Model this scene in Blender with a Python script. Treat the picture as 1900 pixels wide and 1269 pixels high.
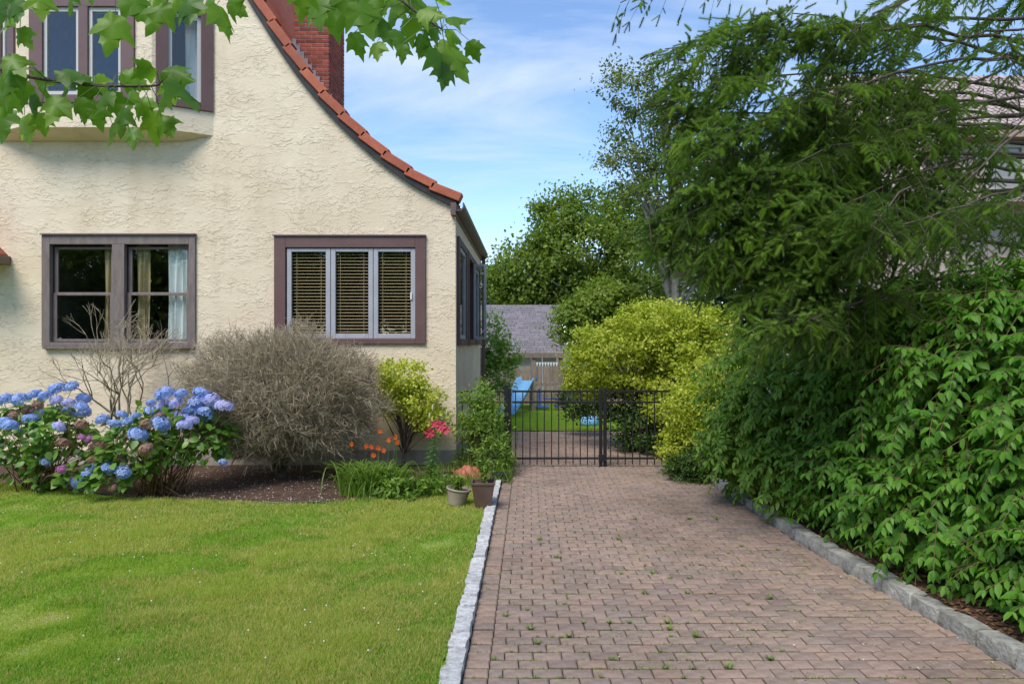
import bpy, bmesh, math, random
import numpy as np
from mathutils import Vector, Matrix
for o in list(bpy.data.objects): bpy.data.objects.remove(o)
random.seed(7); rng = np.random.default_rng(7)
S = bpy.context.scene; COL = S.collection
R = math.radians
# ------------------------------------------------------------ camera
F = 1267.0; CX = 950.0; CY = 634.5; EYE = 2.0
cam_d = bpy.data.cameras.new('camera'); cam = bpy.data.objects.new('camera', cam_d); COL.objects.link(cam)
cam.location = (0, 0, EYE); cam.rotation_euler = (R(90), 0, 0)
cam_d.sensor_width = 36.0; cam_d.lens = 36.0 * F / 1900.0; cam_d.clip_start = 0.05; cam_d.clip_end = 2000
S.camera = cam
# ------------------------------------------------------------ world, sun, exposure
SUN_EL, SUN_AZ = 54.0, 210.0            # azimuth clockwise from +Y: behind the camera, to the left
W = bpy.data.worlds.new('World'); S.world = W; W.use_nodes = True
wn, wl = W.node_tree.nodes, W.node_tree.links
wn.clear()
w_out = wn.new('ShaderNodeOutputWorld'); w_bg = wn.new('ShaderNodeBackground')
sky = wn.new('ShaderNodeTexSky'); sky.sky_type = 'NISHITA'; sky.sun_disc = False
sky.sun_elevation = R(SUN_EL); sky.sun_rotation = R(SUN_AZ); sky.air_density = 1.0; sky.dust_density = 0.15; sky.ozone_density = 4.5
w_bg.inputs['Strength'].default_value = 0.135
tc = wn.new('ShaderNodeTexCoord'); sep = wn.new('ShaderNodeSeparateXYZ'); wl.new(tc.outputs['Generated'], sep.inputs[0])
def wmath(op, a, b=None):
    n = wn.new('ShaderNodeMath'); n.operation = op
    for i, v in enumerate((a, b)):
        if v is None: continue
        if isinstance(v, (int, float)): n.inputs[i].default_value = v
        else: wl.new(v, n.inputs[i])
    return n.outputs[0]
zc = wmath('ADD', wmath('MAXIMUM', sep.outputs['Z'], 0.0), 0.22)
cmb = wn.new('ShaderNodeCombineXYZ')
wl.new(wmath('DIVIDE', sep.outputs['X'], zc), cmb.inputs[0]); wl.new(wmath('DIVIDE', sep.outputs['Y'], zc), cmb.inputs[1])
mp = wn.new('ShaderNodeMapping'); mp.inputs['Rotation'].default_value = (0, 0, R(24)); mp.inputs['Scale'].default_value = (0.75, 2.1, 1)
wl.new(cmb.outputs[0], mp.inputs[0])
cn = wn.new('ShaderNodeTexNoise'); cn.inputs['Scale'].default_value = 1.15; cn.inputs['Detail'].default_value = 8; cn.inputs['Roughness'].default_value = 0.58; cn.inputs['Distortion'].default_value = 0.5
wl.new(mp.outputs[0], cn.inputs['Vector'])
cr = wn.new('ShaderNodeValToRGB'); cr.color_ramp.elements[0].position = 0.47; cr.color_ramp.elements[1].position = 0.72
cr.color_ramp.elements[0].color = (0, 0, 0, 1); cr.color_ramp.elements[1].color = (.85, .85, .85, 1)
wl.new(cn.outputs['Fac'], cr.inputs[0])
wmix = wn.new('ShaderNodeMix'); wmix.data_type = 'RGBA'
wl.new(cr.outputs['Color'], wmix.inputs[0]); wl.new(sky.outputs[0], wmix.inputs[6]); wmix.inputs[7].default_value = (3.2, 3.7, 4.4, 1)
wl.new(wmix.outputs[2], w_bg.inputs['Color']); wl.new(w_bg.outputs[0], w_out.inputs['Surface'])
sun_d = bpy.data.lights.new('sun', 'SUN'); sun = bpy.data.objects.new('sun', sun_d); COL.objects.link(sun)
sun_d.energy = 2.2; sun_d.angle = R(30); sun_d.color = (1.0, 0.95, 0.87)
sd = Vector((math.sin(R(SUN_AZ)) * math.cos(R(SUN_EL)), math.cos(R(SUN_AZ)) * math.cos(R(SUN_EL)), math.sin(R(SUN_EL))))
sun.rotation_euler = sd.to_track_quat('Z', 'Y').to_euler(); sun.location = sd * 60
S.view_settings.view_transform = 'Standard'; S.view_settings.look = 'None'; S.view_settings.gamma = 1; S.view_settings.use_curve_mapping = False
S.view_settings.exposure = 0.9
S.render.engine = 'CYCLES'
S.cycles.max_bounces = 8; S.cycles.transparent_max_bounces = 12
# ------------------------------------------------------------ helpers
def V(x, y, Y): return Vector(((x - CX) * Y / F, Y, EYE - (y - CY) * Y / F))      # a point seen at (x, y) standing at distance Y
def G(x, y, z=0.0):
    Y = (EYE - z) * F / (y - CY); return Vector(((x - CX) * Y / F, Y, z))
def tag(o, label=None, cat=None, group=None, kind=None):
    if label: o['label'] = label
    if cat: o['category'] = cat
    if group: o['group'] = group
    if kind: o['kind'] = kind
    return o
def thing(name, label, cat, loc=(0, 0, 0), group=None):
    o = bpy.data.objects.new(name, None); COL.objects.link(o); o.location = loc; o.empty_display_size = .1
    return tag(o, label, cat, group)
def wloc(o):
    l = Vector((0, 0, 0))
    while o is not None:
        l = l + o.location if o.type == 'EMPTY' else l
        o = o.parent
    return l
def put(o, parent):
    if parent is not None:
        o.parent = parent
        root = parent
        while root.parent is not None: root = root.parent
        if parent.type == 'EMPTY': o.matrix_parent_inverse = Matrix.Translation(-wloc(parent))
        else:
            base = Matrix.Translation(parent.location) @ parent.rotation_euler.to_matrix().to_4x4() @ Matrix.Diagonal((*parent.scale, 1))
            o.matrix_parent_inverse = base.inverted()
    return o
def link(name, me, mat=None, parent=None, loc=None, rot=None, scale=None):
    o = bpy.data.objects.new(name, me); COL.objects.link(o)
    if mat is not None and len(me.materials) == 0: me.materials.append(mat)
    if loc is not None: o.location = loc
    if rot is not None: o.rotation_euler = rot
    if scale is not None: o.scale = scale
    return put(o, parent)
class MB:
    def __init__(s): s.v = []; s.f = []; s.r = []
    def add(s, vs, fs, r=0.0):
        b = len(s.v); s.v += [tuple(p) for p in vs]; s.f += [tuple(i + b for i in f) for f in fs]; s.r += [r] * len(fs)
    def box(s, a, b, M=None, r=0.0):
        x0, y0, z0 = a; x1, y1, z1 = b
        vs = [(x0,y0,z0),(x1,y0,z0),(x1,y1,z0),(x0,y1,z0),(x0,y0,z1),(x1,y0,z1),(x1,y1,z1),(x0,y1,z1)]
        if M is not None: vs = [M @ Vector(p) for p in vs]
        s.add(vs, [(3,2,1,0),(4,5,6,7),(0,1,5,4),(1,2,6,5),(2,3,7,6),(3,0,4,7)], r)
    def tube(s, pts, rad, n=6, cap=True, r=0.0):
        pts = [Vector(p) for p in pts]
        if not hasattr(rad, '__len__'): rad = [rad] * len(pts)
        vs = []
        for i, p in enumerate(pts):
            d = (pts[min(i + 1, len(pts) - 1)] - pts[max(i - 1, 0)]).normalized()
            a = d.cross(Vector((0, 0, 1)) if abs(d.z) < .9 else Vector((1, 0, 0))).normalized(); b = d.cross(a)
            for k in range(n):
                t = 2 * math.pi * k / n; vs.append(p + (a * math.cos(t) + b * math.sin(t)) * rad[i])
        fs = [(i*n + k, i*n + (k+1) % n, (i+1)*n + (k+1) % n, (i+1)*n + k) for i in range(len(pts) - 1) for k in range(n)]
        if cap: fs += [tuple(range(n))[::-1], tuple((len(pts)-1)*n + k for k in range(n))]
        s.add(vs, fs, r)
    def lathe(s, prof, c, n=20, r=0.0, M=None):
        vs = []
        for (rr, z) in prof:
            for k in range(n):
                t = 2*math.pi*k/n; p = Vector((rr*math.cos(t), rr*math.sin(t), z))
                vs.append((M @ p if M is not None else p) + Vector(c))
        m = len(prof)
        s.add(vs, [(i*n+k, i*n+(k+1) % n, (i+1)*n+(k+1) % n, (i+1)*n+k) for i in range(m-1) for k in range(n)], r)
    def mesh(s, name='mesh', smooth=False):
        me = bpy.data.meshes.new(name); me.from_pydata(s.v, [], s.f); me.update()
        if any(s.r):
            at = me.attributes.new('rnd', 'FLOAT', 'FACE'); at.data.foreach_set('value', np.array(s.r, np.float32))
        if smooth: me.polygons.foreach_set('use_smooth', [True] * len(me.polygons))
        bm = bmesh.new(); bm.from_mesh(me); bmesh.ops.recalc_face_normals(bm, faces=bm.faces); bm.to_mesh(me); bm.free()
        return me
    def build(s, name, mat, parent=None, smooth=False, bevel=0.0):
        o = link(name, s.mesh(name, smooth), mat, parent)
        if bevel:
            m = o.modifiers.new('bevel', 'BEVEL'); m.width = bevel; m.segments = 2; m.limit_method = 'ANGLE'
        return o
def box(name, a, b, mat, parent=None, bevel=0.0, M=None):
    m = MB(); m.box(a, b, M); return m.build(name, mat, parent, bevel=bevel)
def trimesh(name, v, f, rnd=None, smooth=True):
    v = np.asarray(v, np.float32); f = np.asarray(f, np.int32)
    me = bpy.data.meshes.new(name); me.vertices.add(len(v)); me.vertices.foreach_set('co', v.ravel())
    me.loops.add(f.size); me.loops.foreach_set('vertex_index', f.ravel())
    me.polygons.add(len(f)); me.polygons.foreach_set('loop_start', np.arange(0, f.size, 3, dtype=np.int32))
    if smooth: me.polygons.foreach_set('use_smooth', np.ones(len(f), bool))
    if rnd is not None:
        at = me.attributes.new('rnd', 'FLOAT', 'FACE'); at.data.foreach_set('value', np.asarray(rnd, np.float32))
    me.update(calc_edges=True); return me
def unit(a): return a / np.maximum(np.linalg.norm(a, axis=-1, keepdims=True), 1e-9)
def frames(d, n, size):
    y = unit(d); z = unit(n - (n * y).sum(1, keepdims=True) * y); x = np.cross(y, z)
    return np.stack([x, y, z], axis=2) * np.asarray(size).reshape(-1, 1, 1)
def inst_mesh(name, tv, tf, M, T, rnd=None, smooth=True):
    N = len(T); tv = np.asarray(tv, float); tf = np.asarray(tf, int)
    v = np.einsum('nij,kj->nki', M, tv) + T[:, None, :]
    f = tf[None] + (np.arange(N) * len(tv))[:, None, None]
    r = rng.random(N) if rnd is None else rnd
    return trimesh(name, v.reshape(-1, 3), f.reshape(-1, 3), np.repeat(r, len(tf)), smooth)
def sticks(P0, P1, r0, r1, n=3):
    P0 = np.asarray(P0, float); P1 = np.asarray(P1, float); N = len(P0); d = unit(P1 - P0)
    h = np.where(np.abs(d[:, 2:3]) < .9, np.array([[0, 0, 1.]]), np.array([[1., 0, 0]])); a = unit(np.cross(d, h)); b = np.cross(d, a)
    r0 = np.broadcast_to(r0, N).reshape(-1, 1); r1 = np.broadcast_to(r1, N).reshape(-1, 1); vs = []
    for P, r in ((P0, r0), (P1, r1)):
        for k in range(n):
            t = 2*math.pi*k/n; vs.append(P + (a*math.cos(t) + b*math.sin(t))*r)
    v = np.stack(vs, 1); tf = []
    for k in range(n):
        q = (k+1) % n; tf += [(k, q, n+q), (k, n+q, n+k)]
    f = np.array(tf)[None] + (np.arange(N) * 2*n)[:, None, None]
    return v.reshape(-1, 3), f.reshape(-1, 3), np.repeat(rng.random(N), len(tf))
def rnd_dir(N): return unit(rng.normal(size=(N, 3)))
# leaf templates, length 1 along +Y, normal +Z
def leaf_t(w=.28, fold=.06, droop=.18):
    v = [(0,0,0), (-w*.8,.28,fold), (0,.30,0), (w*.8,.28,fold), (-w*.75,.65,fold-droop*.4), (0,.66,-droop*.4), (w*.75,.65,fold-droop*.4), (0,1,-droop)]
    f = [(0,2,1),(0,3,2),(1,2,5),(1,5,4),(2,3,6),(2,6,5),(4,5,7),(5,6,7)]
    return np.array(v, float), np.array(f)
def diamond_t(w=.3, fold=.1):
    return np.array([(0,0,0),(-w,.5,fold),(w,.5,fold),(0,1,-.08)], float), np.array([(0,3,1),(0,2,3)])
LEAF = leaf_t(.24); LEAFW = leaf_t(.42, .05, .2); LEAFN = leaf_t(.2, .05, .25); DIA = diamond_t(); DIAW = diamond_t(.42, .12)
# ------------------------------------------------------------ materials
def nodes(name):
    m = bpy.data.materials.new(name); m.use_nodes = True; n = m.node_tree.nodes; l = m.node_tree.links
    return m, n, l, n['Principled BSDF'], n['Material Output']
def rnd_value(n, l):
    a = n.new('ShaderNodeAttribute'); a.attribute_name = 'rnd'; oi = n.new('ShaderNodeObjectInfo')
    s = n.new('ShaderNodeMath'); s.operation = 'ADD'; l.new(a.outputs['Fac'], s.inputs[0]); l.new(oi.outputs['Random'], s.inputs[1])
    fr = n.new('ShaderNodeMath'); fr.operation = 'FRACT'; l.new(s.outputs[0], fr.inputs[0]); return fr.outputs[0]
def ramp(n, l, src, cols, pos=None):
    r = n.new('ShaderNodeValToRGB'); e = r.color_ramp.elements
    while len(e) < len(cols): e.new(.5)
    for i, c in enumerate(cols):
        e[i].position = pos[i] if pos else i / (len(cols) - 1); e[i].color = (*c, 1)
    l.new(src, r.inputs[0]); return r.outputs[0]
def leafmat(name, cols, trans=.35, rough=.45, spec=.35, tcol=None):
    m, n, l, b, out = nodes(name)
    c = ramp(n, l, rnd_value(n, l), cols)
    l.new(c, b.inputs['Base Color']); b.inputs['Roughness'].default_value = rough; b.inputs['Specular IOR Level'].default_value = spec
    t = n.new('ShaderNodeBsdfTranslucent'); g = n.new('ShaderNodeMix'); g.data_type = 'RGBA'; g.blend_type = 'MULTIPLY'; g.inputs[0].default_value = 1
    l.new(c, g.inputs[6]); g.inputs[7].default_value = (*(tcol or (1.5, 1.6, .7)), 1); l.new(g.outputs[2], t.inputs['Color'])
    mx = n.new('ShaderNodeMixShader'); mx.inputs[0].default_value = trans
    l.new(b.outputs[0], mx.inputs[1]); l.new(t.outputs[0], mx.inputs[2]); l.new(mx.outputs[0], out.inputs['Surface'])
    return m
def pmat(name, c1, c2=None, scale=8, rough=.7, bump=0.0, bscale=None, metal=0, spec=.4, detail=6, stretch=(1, 1, 1), pieces=None, bdist=.01):
    m, n, l, b, out = nodes(name)
    co = n.new('ShaderNodeTexCoord'); mp = n.new('ShaderNodeMapping'); mp.inputs['Scale'].default_value = stretch; l.new(co.outputs['Object'], mp.inputs[0])
    nz = n.new('ShaderNodeTexNoise'); nz.inputs['Scale'].default_value = scale; nz.inputs['Detail'].default_value = detail; nz.inputs['Roughness'].default_value = .62; l.new(mp.outputs[0], nz.inputs['Vector'])
    col = ramp(n, l, nz.outputs['Fac'], [c1, c2 or c1], [.32, .7])
    if pieces:
        pc = ramp(n, l, rnd_value(n, l), pieces); mx = n.new('ShaderNodeMix'); mx.data_type = 'RGBA'; mx.blend_type = 'MULTIPLY'; mx.inputs[0].default_value = 1
        l.new(col, mx.inputs[6]); l.new(pc, mx.inputs[7]); col = mx.outputs[2]
    l.new(col, b.inputs['Base Color']); b.inputs['Roughness'].default_value = rough; b.inputs['Metallic'].default_value = metal; b.inputs['Specular IOR Level'].default_value = spec
    if bump:
        n2 = n.new('ShaderNodeTexNoise'); n2.inputs['Scale'].default_value = bscale or scale * 4; n2.inputs['Detail'].default_value = 5; l.new(mp.outputs[0], n2.inputs['Vector'])
        bp = n.new('ShaderNodeBump'); bp.inputs['Strength'].default_value = bump; bp.inputs['Distance'].default_value = bdist; l.new(n2.outputs['Fac'], bp.inputs['Height']); l.new(bp.outputs[0], b.inputs['Normal'])
    return m
def stucco():
    m, n, l, b, out = nodes('stucco')
    co = n.new('ShaderNodeTexCoord'); mp = n.new('ShaderNodeMapping'); mp.inputs['Scale'].default_value = (1, 1, 2.0); l.new(co.outputs['Object'], mp.inputs[0])
    def noise(sc, det, dist=0, src=None):
        z = n.new('ShaderNodeTexNoise'); z.inputs['Scale'].default_value = sc; z.inputs['Detail'].default_value = det; z.inputs['Distortion'].default_value = dist
        l.new((src or mp).outputs[0], z.inputs['Vector']); return z.outputs['Fac']
    st = n.new('ShaderNodeMapping'); st.inputs['Scale'].default_value = (1.3, 1.3, .22); l.new(co.outputs['Object'], st.inputs[0])
    base = ramp(n, l, noise(1.1, 6), [(.72, .59, .42), (.79, .67, .50)], [.3, .7])
    streak = ramp(n, l, noise(1.6, 7, .2, st), [(.80, .77, .73), (1, 1, 1)], [.27, .47])
    mx = n.new('ShaderNodeMix'); mx.data_type = 'RGBA'; mx.blend_type = 'MULTIPLY'; mx.inputs[0].default_value = .5; l.new(base, mx.inputs[6]); l.new(streak, mx.inputs[7])
    l.new(mx.outputs[2], b.inputs['Base Color']); b.inputs['Roughness'].default_value = .9; b.inputs['Specular IOR Level'].default_value = .2
    p1 = ramp(n, l, noise(6.5, 5, .9), [(0, 0, 0), (.8, .8, .8)], [.53, .57]); p2 = ramp(n, l, noise(12, 5, 1.2), [(0, 0, 0), (.6, .6, .6)], [.57, .61])
    msk = ramp(n, l, noise(1.7, 3), [(.15, .15, .15), (1, 1, 1)], [.40, .58]); pa = n.new('ShaderNodeMath'); pa.operation = 'ADD'; l.new(p1, pa.inputs[0]); l.new(p2, pa.inputs[1])
    pb = n.new('ShaderNodeMath'); pb.operation = 'MULTIPLY'; l.new(pa.outputs[0], pb.inputs[0]); l.new(msk, pb.inputs[1]); plates = pb.outputs[0]
    fine = noise(38, 5)
    ad = n.new('ShaderNodeMath'); ad.operation = 'MULTIPLY_ADD'; l.new(fine, ad.inputs[0]); ad.inputs[1].default_value = .5; l.new(plates, ad.inputs[2])
    bp = n.new('ShaderNodeBump'); bp.inputs['Strength'].default_value = .75; bp.inputs['Distance'].default_value = .011; l.new(ad.outputs[0], bp.inputs['Height']); l.new(bp.outputs[0], b.inputs['Normal'])
    return m
def glass():
    m, n, l, b, out = nodes('window_glass')
    t = n.new('ShaderNodeBsdfTransparent'); t.inputs[0].default_value = (.93, .95, .94, 1); g = n.new('ShaderNodeBsdfGlossy'); g.inputs['Roughness'].default_value = .01
    lw = n.new('ShaderNodeLayerWeight'); pw = n.new('ShaderNodeMath'); pw.operation = 'POWER'; l.new(lw.outputs['Facing'], pw.inputs[0]); pw.inputs[1].default_value = 4
    fr = n.new('ShaderNodeMath'); fr.operation = 'MULTIPLY_ADD'; l.new(pw.outputs[0], fr.inputs[0]); fr.inputs[1].default_value = .85; fr.inputs[2].default_value = .06
    mx = n.new('ShaderNodeMixShader'); l.new(fr.outputs[0], mx.inputs[0]); l.new(t.outputs[0], mx.inputs[1]); l.new(g.outputs[0], mx.inputs[2]); l.new(mx.outputs[0], out.inputs['Surface'])
    return m
M_stucco = stucco(); M_glass = glass()
M_maroon = pmat('maroon_paint', (.125, .068, .062), (.15, .085, .078), 3, .5, .15, 40)
M_oldpaint = pmat('weathered_brown_paint', (.15, .115, .105), (.22, .175, .16), 5, .6, .3, 30, stretch=(3, 3, 1))
M_sash = pmat('grey_sash', (.36, .36, .39), (.42, .42, .45), 4, .4)
M_concrete = pmat('concrete', (.32, .265, .225), (.46, .40, .35), 5, .9, .4, 40)
M_tile = pmat('clay_tile', (.34, .085, .045), (.46, .14, .075), 4, .75, .3, 40, pieces=[(.72, .7, .7), (1.1, 1.05, 1), (.9, .85, .82)])
M_fascia = pmat('dark_fascia', (.018, .016, .017), (.04, .036, .036), 5, .7)
M_gutter = pmat('brown_gutter', (.13, .085, .068), (.17, .115, .095), 3, .4)
M_brick = pmat('chimney_brick', (.24, .045, .028), (.36, .085, .05), 14, .85, .4, 90, pieces=[(.6, .55, .55), (1, 1, 1), (1.25, 1.15, 1.05)])
M_mortar = pmat('mortar', (.46, .40, .34), (.58, .52, .46), 30, .95, .4, 120)
M_lead = pmat('lead_flashing', (.2, .2, .22), (.32, .32, .34), 9, .55, .3, 20)
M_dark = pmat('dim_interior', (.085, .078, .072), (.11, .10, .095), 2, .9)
M_slat = pmat('wood_slat', (.52, .37, .2), (.62, .46, .27), 10, .5)
M_gold = pmat('gold_curtain', (.42, .33, .17), (.52, .42, .24), 12, .8); M_sheer = pmat('white_curtain', (.82, .84, .82), (.88, .9, .88), 12, .8)
M_paver = pmat('paver', (.205, .15, .118), (.34, .26, .212), 16, .88, .5, 130, pieces=[(.78, .76, .78), (1, .97, .95), (1.12, 1.02, .98), (.9, .92, .96)], bdist=.004)
_n, _l = M_paver.node_tree.nodes, M_paver.node_tree.links      # old damp and sandy stains across the drive
_b = _n['Principled BSDF']; _src = _b.inputs['Base Color'].links[0].from_socket; _g = _n.new('ShaderNodeNewGeometry'); _z = _n.new('ShaderNodeTexNoise'); _z.inputs['Scale'].default_value = .9; _z.inputs['Detail'].default_value = 7; _z.inputs['Roughness'].default_value = .65; _l.new(_g.outputs['Position'], _z.inputs['Vector'])
_m = _n.new('ShaderNodeMix'); _m.data_type = 'RGBA'; _m.blend_type = 'MULTIPLY'; _m.inputs[0].default_value = 1; _l.new(_src, _m.inputs[6]); _l.new(ramp(_n, _l, _z.outputs['Fac'], [(.80, .78, .75), (1, 1, 1), (1.12, 1.08, 1.04)], [.34, .52, .68]), _m.inputs[7]); _l.new(_m.outputs[2], _b.inputs['Base Color'])
M_joint = pmat('joint_dirt', (.040, .028, .018), (.06, .062, .022), 5, .95, .6, 90)
M_granite = pmat('granite', (.33, .32, .31), (.62, .61, .6), 22, .85, .7, 45, pieces=[(.85, .85, .86), (1.1, 1.1, 1.1)], bdist=.012)
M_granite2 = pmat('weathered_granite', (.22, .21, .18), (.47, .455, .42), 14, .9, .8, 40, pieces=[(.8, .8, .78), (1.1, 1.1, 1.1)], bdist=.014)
M_soil = pmat('soil', (.055, .03, .019), (.12, .07, .047), 9, .95, .9, 45, bdist=.03)
M_mulch = pmat('mulch', (.06, .032, .02), (.13, .07, .042), 14, .95, .9, 60, bdist=.03)
M_ground = pmat('far_ground', (.05, .08, .02), (.09, .13, .035), .8, .95)
M_black = pmat('black_metal', (.012, .012, .013), (.02, .02, .021), 5, .4, spec=.5)
M_wood = pmat('grey_wood', (.2, .155, .12), (.32, .26, .21), 6, .85, .5, 30, stretch=(6, 6, 1), pieces=[(.75, .75, .75), (1.1, 1.08, 1.05)])
M_shingle = pmat('asphalt_shingle', (.135, .125, .135), (.23, .21, .22), 12, .9, .5, 40, pieces=[(.8, .8, .82), (1.15, 1.1, 1.1)])
M_bark = pmat('bark', (.075, .055, .04), (.15, .115, .09), 9, .95, .8, 25, stretch=(3, 3, .6), bdist=.03)
M_bark_grey = pmat('grey_bark', (.24, .22, .2), (.4, .38, .35), 9, .9, .5, 25)
M_twig = pmat('dry_twig', (.29, .25, .175), (.45, .39, .285), 6, .9, pieces=[(.6, .58, .55), (1.1, 1.05, 1), (1.35, 1.3, 1.2)])
M_stem = pmat('brown_stem', (.13, .075, .04), (.22, .14, .08), 8, .85); M_gstem = pmat('green_stem', (.08, .14, .03), (.12, .2, .05), 8, .6)
M_grass = leafmat('grass_blades', [(.16, .31, .03), (.25, .40, .045), (.37, .44, .08), (.64, .50, .24)], .45, .55, .25)
def lawn_mat():
    m, n, l, b, out = nodes('lawn_turf'); co = n.new('ShaderNodeTexCoord')
    z = n.new('ShaderNodeTexNoise'); z.inputs['Scale'].default_value = .9; z.inputs['Detail'].default_value = 7; l.new(co.outputs['Object'], z.inputs['Vector'])
    l.new(ramp(n, l, z.outputs['Fac'], [(.34, .25, .11), (.22, .25, .05), (.16, .25, .035)], [.34, .45, .6]), b.inputs['Base Color']); b.inputs['Roughness'].default_value = .95
    return m
M_lawn = lawn_mat()
# ------------------------------------------------------------ the ground
def sheet(name, xs, ys, zf, mat, kind='structure'):
    nx, ny = len(xs), len(ys); v = [(x, y, zf(x, y)) for y in ys for x in xs]
    f = [(j*nx+i, j*nx+i+1, (j+1)*nx+i+1, (j+1)*nx+i) for j in range(ny-1) for i in range(nx-1)]
    me = bpy.data.meshes.new(name); me.from_pydata(v, [], f); me.polygons.foreach_set('use_smooth', [True]*len(f)); o = link(name, me, mat); o['kind'] = kind; return o
sheet('ground', np.linspace(-400, 400, 9), np.linspace(-300, 700, 9), lambda x, y: -.06, M_ground)
def lk(Y): return -0.299 + 0.02526 * (Y - 3.99)                                # drive edge along the left kerb
def rk(Y): return float(np.interp(Y, [1.5, 4.5, 6.6, 8.2, 16], [3.4, 3.06, 2.88, 2.86, 2.6]))
ys = np.linspace(1.2, 15.4, 40)
m = MB()
vs = []
for y in ys: vs += [(lk(y) - .02, y, -.020), (rk(y) + .02, y, -.020)]
m.add(vs, [(2*i, 2*i+1, 2*i+3, 2*i+2) for i in range(len(ys)-1)])
drive = m.build('driveway', M_joint); drive['kind'] = 'structure'
# pavers
PW, PD, GAP, GAPY = .182, .1135, .007, .017
def paver_mesh():
    m = MB(); c = .011
    a = [(-.5, -.5), (.5, -.5), (.5, .5), (-.5, .5)]
    vs = []
    for (ix, iy, z) in ((0, 0, -.045), (0, 0, -.008), (c/PW, c/PD, 0.0)):
        for (x, y) in a: vs.append((x*(PW-GAP) * (1 - 2*ix), y*(PD-GAPY) * (1 - 2*iy), z))
    fs = [(8, 9, 10, 11)]
    for r_ in (0, 4):
        for k in range(4): fs.append((r_+k, r_+(k+1) % 4, r_+4+(k+1) % 4, r_+4+k))
    m.add(vs, fs); return m.mesh('paver')
pm = paver_mesh(); pm.materials.append(M_paver)
plist = []
j = 0; y = 1.3
while y < 15.35:
    x0, x1 = lk(y) + .004, rk(y) - .004
    cells = [(x0, x0 + .15)]; x = x0 + .15 - (PW/2 if j % 2 else 0) + random.uniform(-.006, .006)
    while x < x1 - .03:
        a, b = max(x, x0 + .15), min(x + PW, x1)
        if b - a > .035: cells.append((a, b))
        x += PW
    for a, b in cells:
        plist.append(((a + b) / 2, y + random.uniform(-.003, .003), random.gauss(0, .0022), (b - a) / PW, random.gauss(0, .010), random.gauss(0, .010), random.gauss(0, .012)))
    y += PD; j += 1
inview = [p for p in plist if p[1] > 3.85 and abs(p[0] / p[1]) < .77]
near = set(id(p) for p in sorted(inview, key=lambda p: p[1])[:300])
rest = MB(); pv = [v.co.copy() for v in pm.vertices]; pf = [tuple(f.vertices) for f in pm.polygons]
for p in plist:
    rot = Matrix.LocRotScale(Vector(p[:3]), Matrix.Rotation(p[4], 3, 'X') @ Matrix.Rotation(p[5], 3, 'Y') @ Matrix.Rotation(p[6], 3, 'Z'), Vector((p[3], 1, 1)))
    if id(p) in near:
        o = link('paver', pm, None, drive); o.matrix_basis = rot
    else: rest.add([rot @ v for v in pv], pf, random.random() * .98 + .01)
rest.build('paver_field', M_paver, drive)['kind'] = 'stuff'
# kerbs
def kerb(name, label, pts_in, width, h, lmin, lmax, mat, side):
    t = tag(bpy.data.objects.new(name, None), label, 'kerb'); COL.objects.link(t); y = pts_in[0]; yend = pts_in[1]
    fn = pts_in[2]
    t.location = (fn(y), y, -.05)
    while y < yend:
        L = random.uniform(lmin, lmax); m = MB(); a = y + .004; b = y + L - .006; hh = h + random.uniform(-.008, .008); w = width + random.uniform(-.012, .012)
        N = 5; vs = []
        bm = bmesh.new(); bmesh.ops.create_cube(bm, size=1.0); bmesh.ops.subdivide_edges(bm, edges=bm.edges, cuts=2, use_grid_fill=True)
        for v in bm.verts:
            e = [abs(c) > .49 for c in v.co]; q = v.co.copy()
            if sum(e) >= 2: q *= .955
            if sum(e) == 3: q *= .97
            yy = a + (q.y + .5) * (b - a); off = (q.x + .5) * w
            v.co = Vector((fn(yy) + side * off, yy, -.05 + (q.z + .5) * (hh + .05))) + Vector((random.gauss(0, .004), random.gauss(0, .004), random.gauss(0, .004)))
        bmesh.ops.recalc_face_normals(bm, faces=bm.faces)
        me = bpy.data.meshes.new('kerb_stone'); bm.to_mesh(me); bm.free(); me.polygons.foreach_set('use_smooth', [True]*len(me.polygons))
        o = link('kerb_stone', me, mat, t)
        md = o.modifiers.new('e', 'EDGE_SPLIT'); md.split_angle = R(38)
        y += L
kerb('granite_kerb', 'pale granite block kerb between the lawn and the brick driveway', (2.0, 9.75, lk), .118, .055, .20, .30, M_granite, -1)
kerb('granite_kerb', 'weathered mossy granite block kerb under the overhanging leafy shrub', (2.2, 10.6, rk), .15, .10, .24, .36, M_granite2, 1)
# lawn
def bed_edge(x):
    return float(np.interp(x, [-9.5, -7, -5.94, -4.9, -4.0, -3.3, -2.7, -2.2, -1.75, -1.35, -1.0, -.6, -.2], [9.6, 9.38, 9.05, 8.68, 8.4, 8.3, 8.3, 8.35, 8.5, 8.75, 9.0, 9.3, 9.6]))
def lawn_z(x, y): return .035 + .018 * math.sin(x*1.3 + .5) * math.sin(y*1.1) + .012 * math.sin(x*3.1 + y*2.3) - .02*max(0, min(1, (x + .9)/.5))
v = []; f = []; nx = 60; ny = 60
for i in range(nx + 1):
    for jn in range(ny + 1):
        t = jn / ny; ya = 1.2
        if i < nx: x = -16 + (15.2) * (i / (nx - 1)) ; x = min(x, -.8)
        if i == nx: x = None
        y = ya + (bed_edge(x if x is not None else -.3) - ya) * t
        xx = x if x is not None else lk(y) - .13
        if i == nx - 1: xx = lk(y) - .6
        v.append((xx, y, lawn_z(xx, y)))
for i in range(nx):
    for jn in range(ny): f.append((i*(ny+1)+jn, (i+1)*(ny+1)+jn, (i+1)*(ny+1)+jn+1, i*(ny+1)+jn+1))
me = bpy.data.meshes.new('lawn'); me.from_pydata(v, [], f); lawn = link('lawn', me, M_lawn); lawn['kind'] = 'structure'
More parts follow.
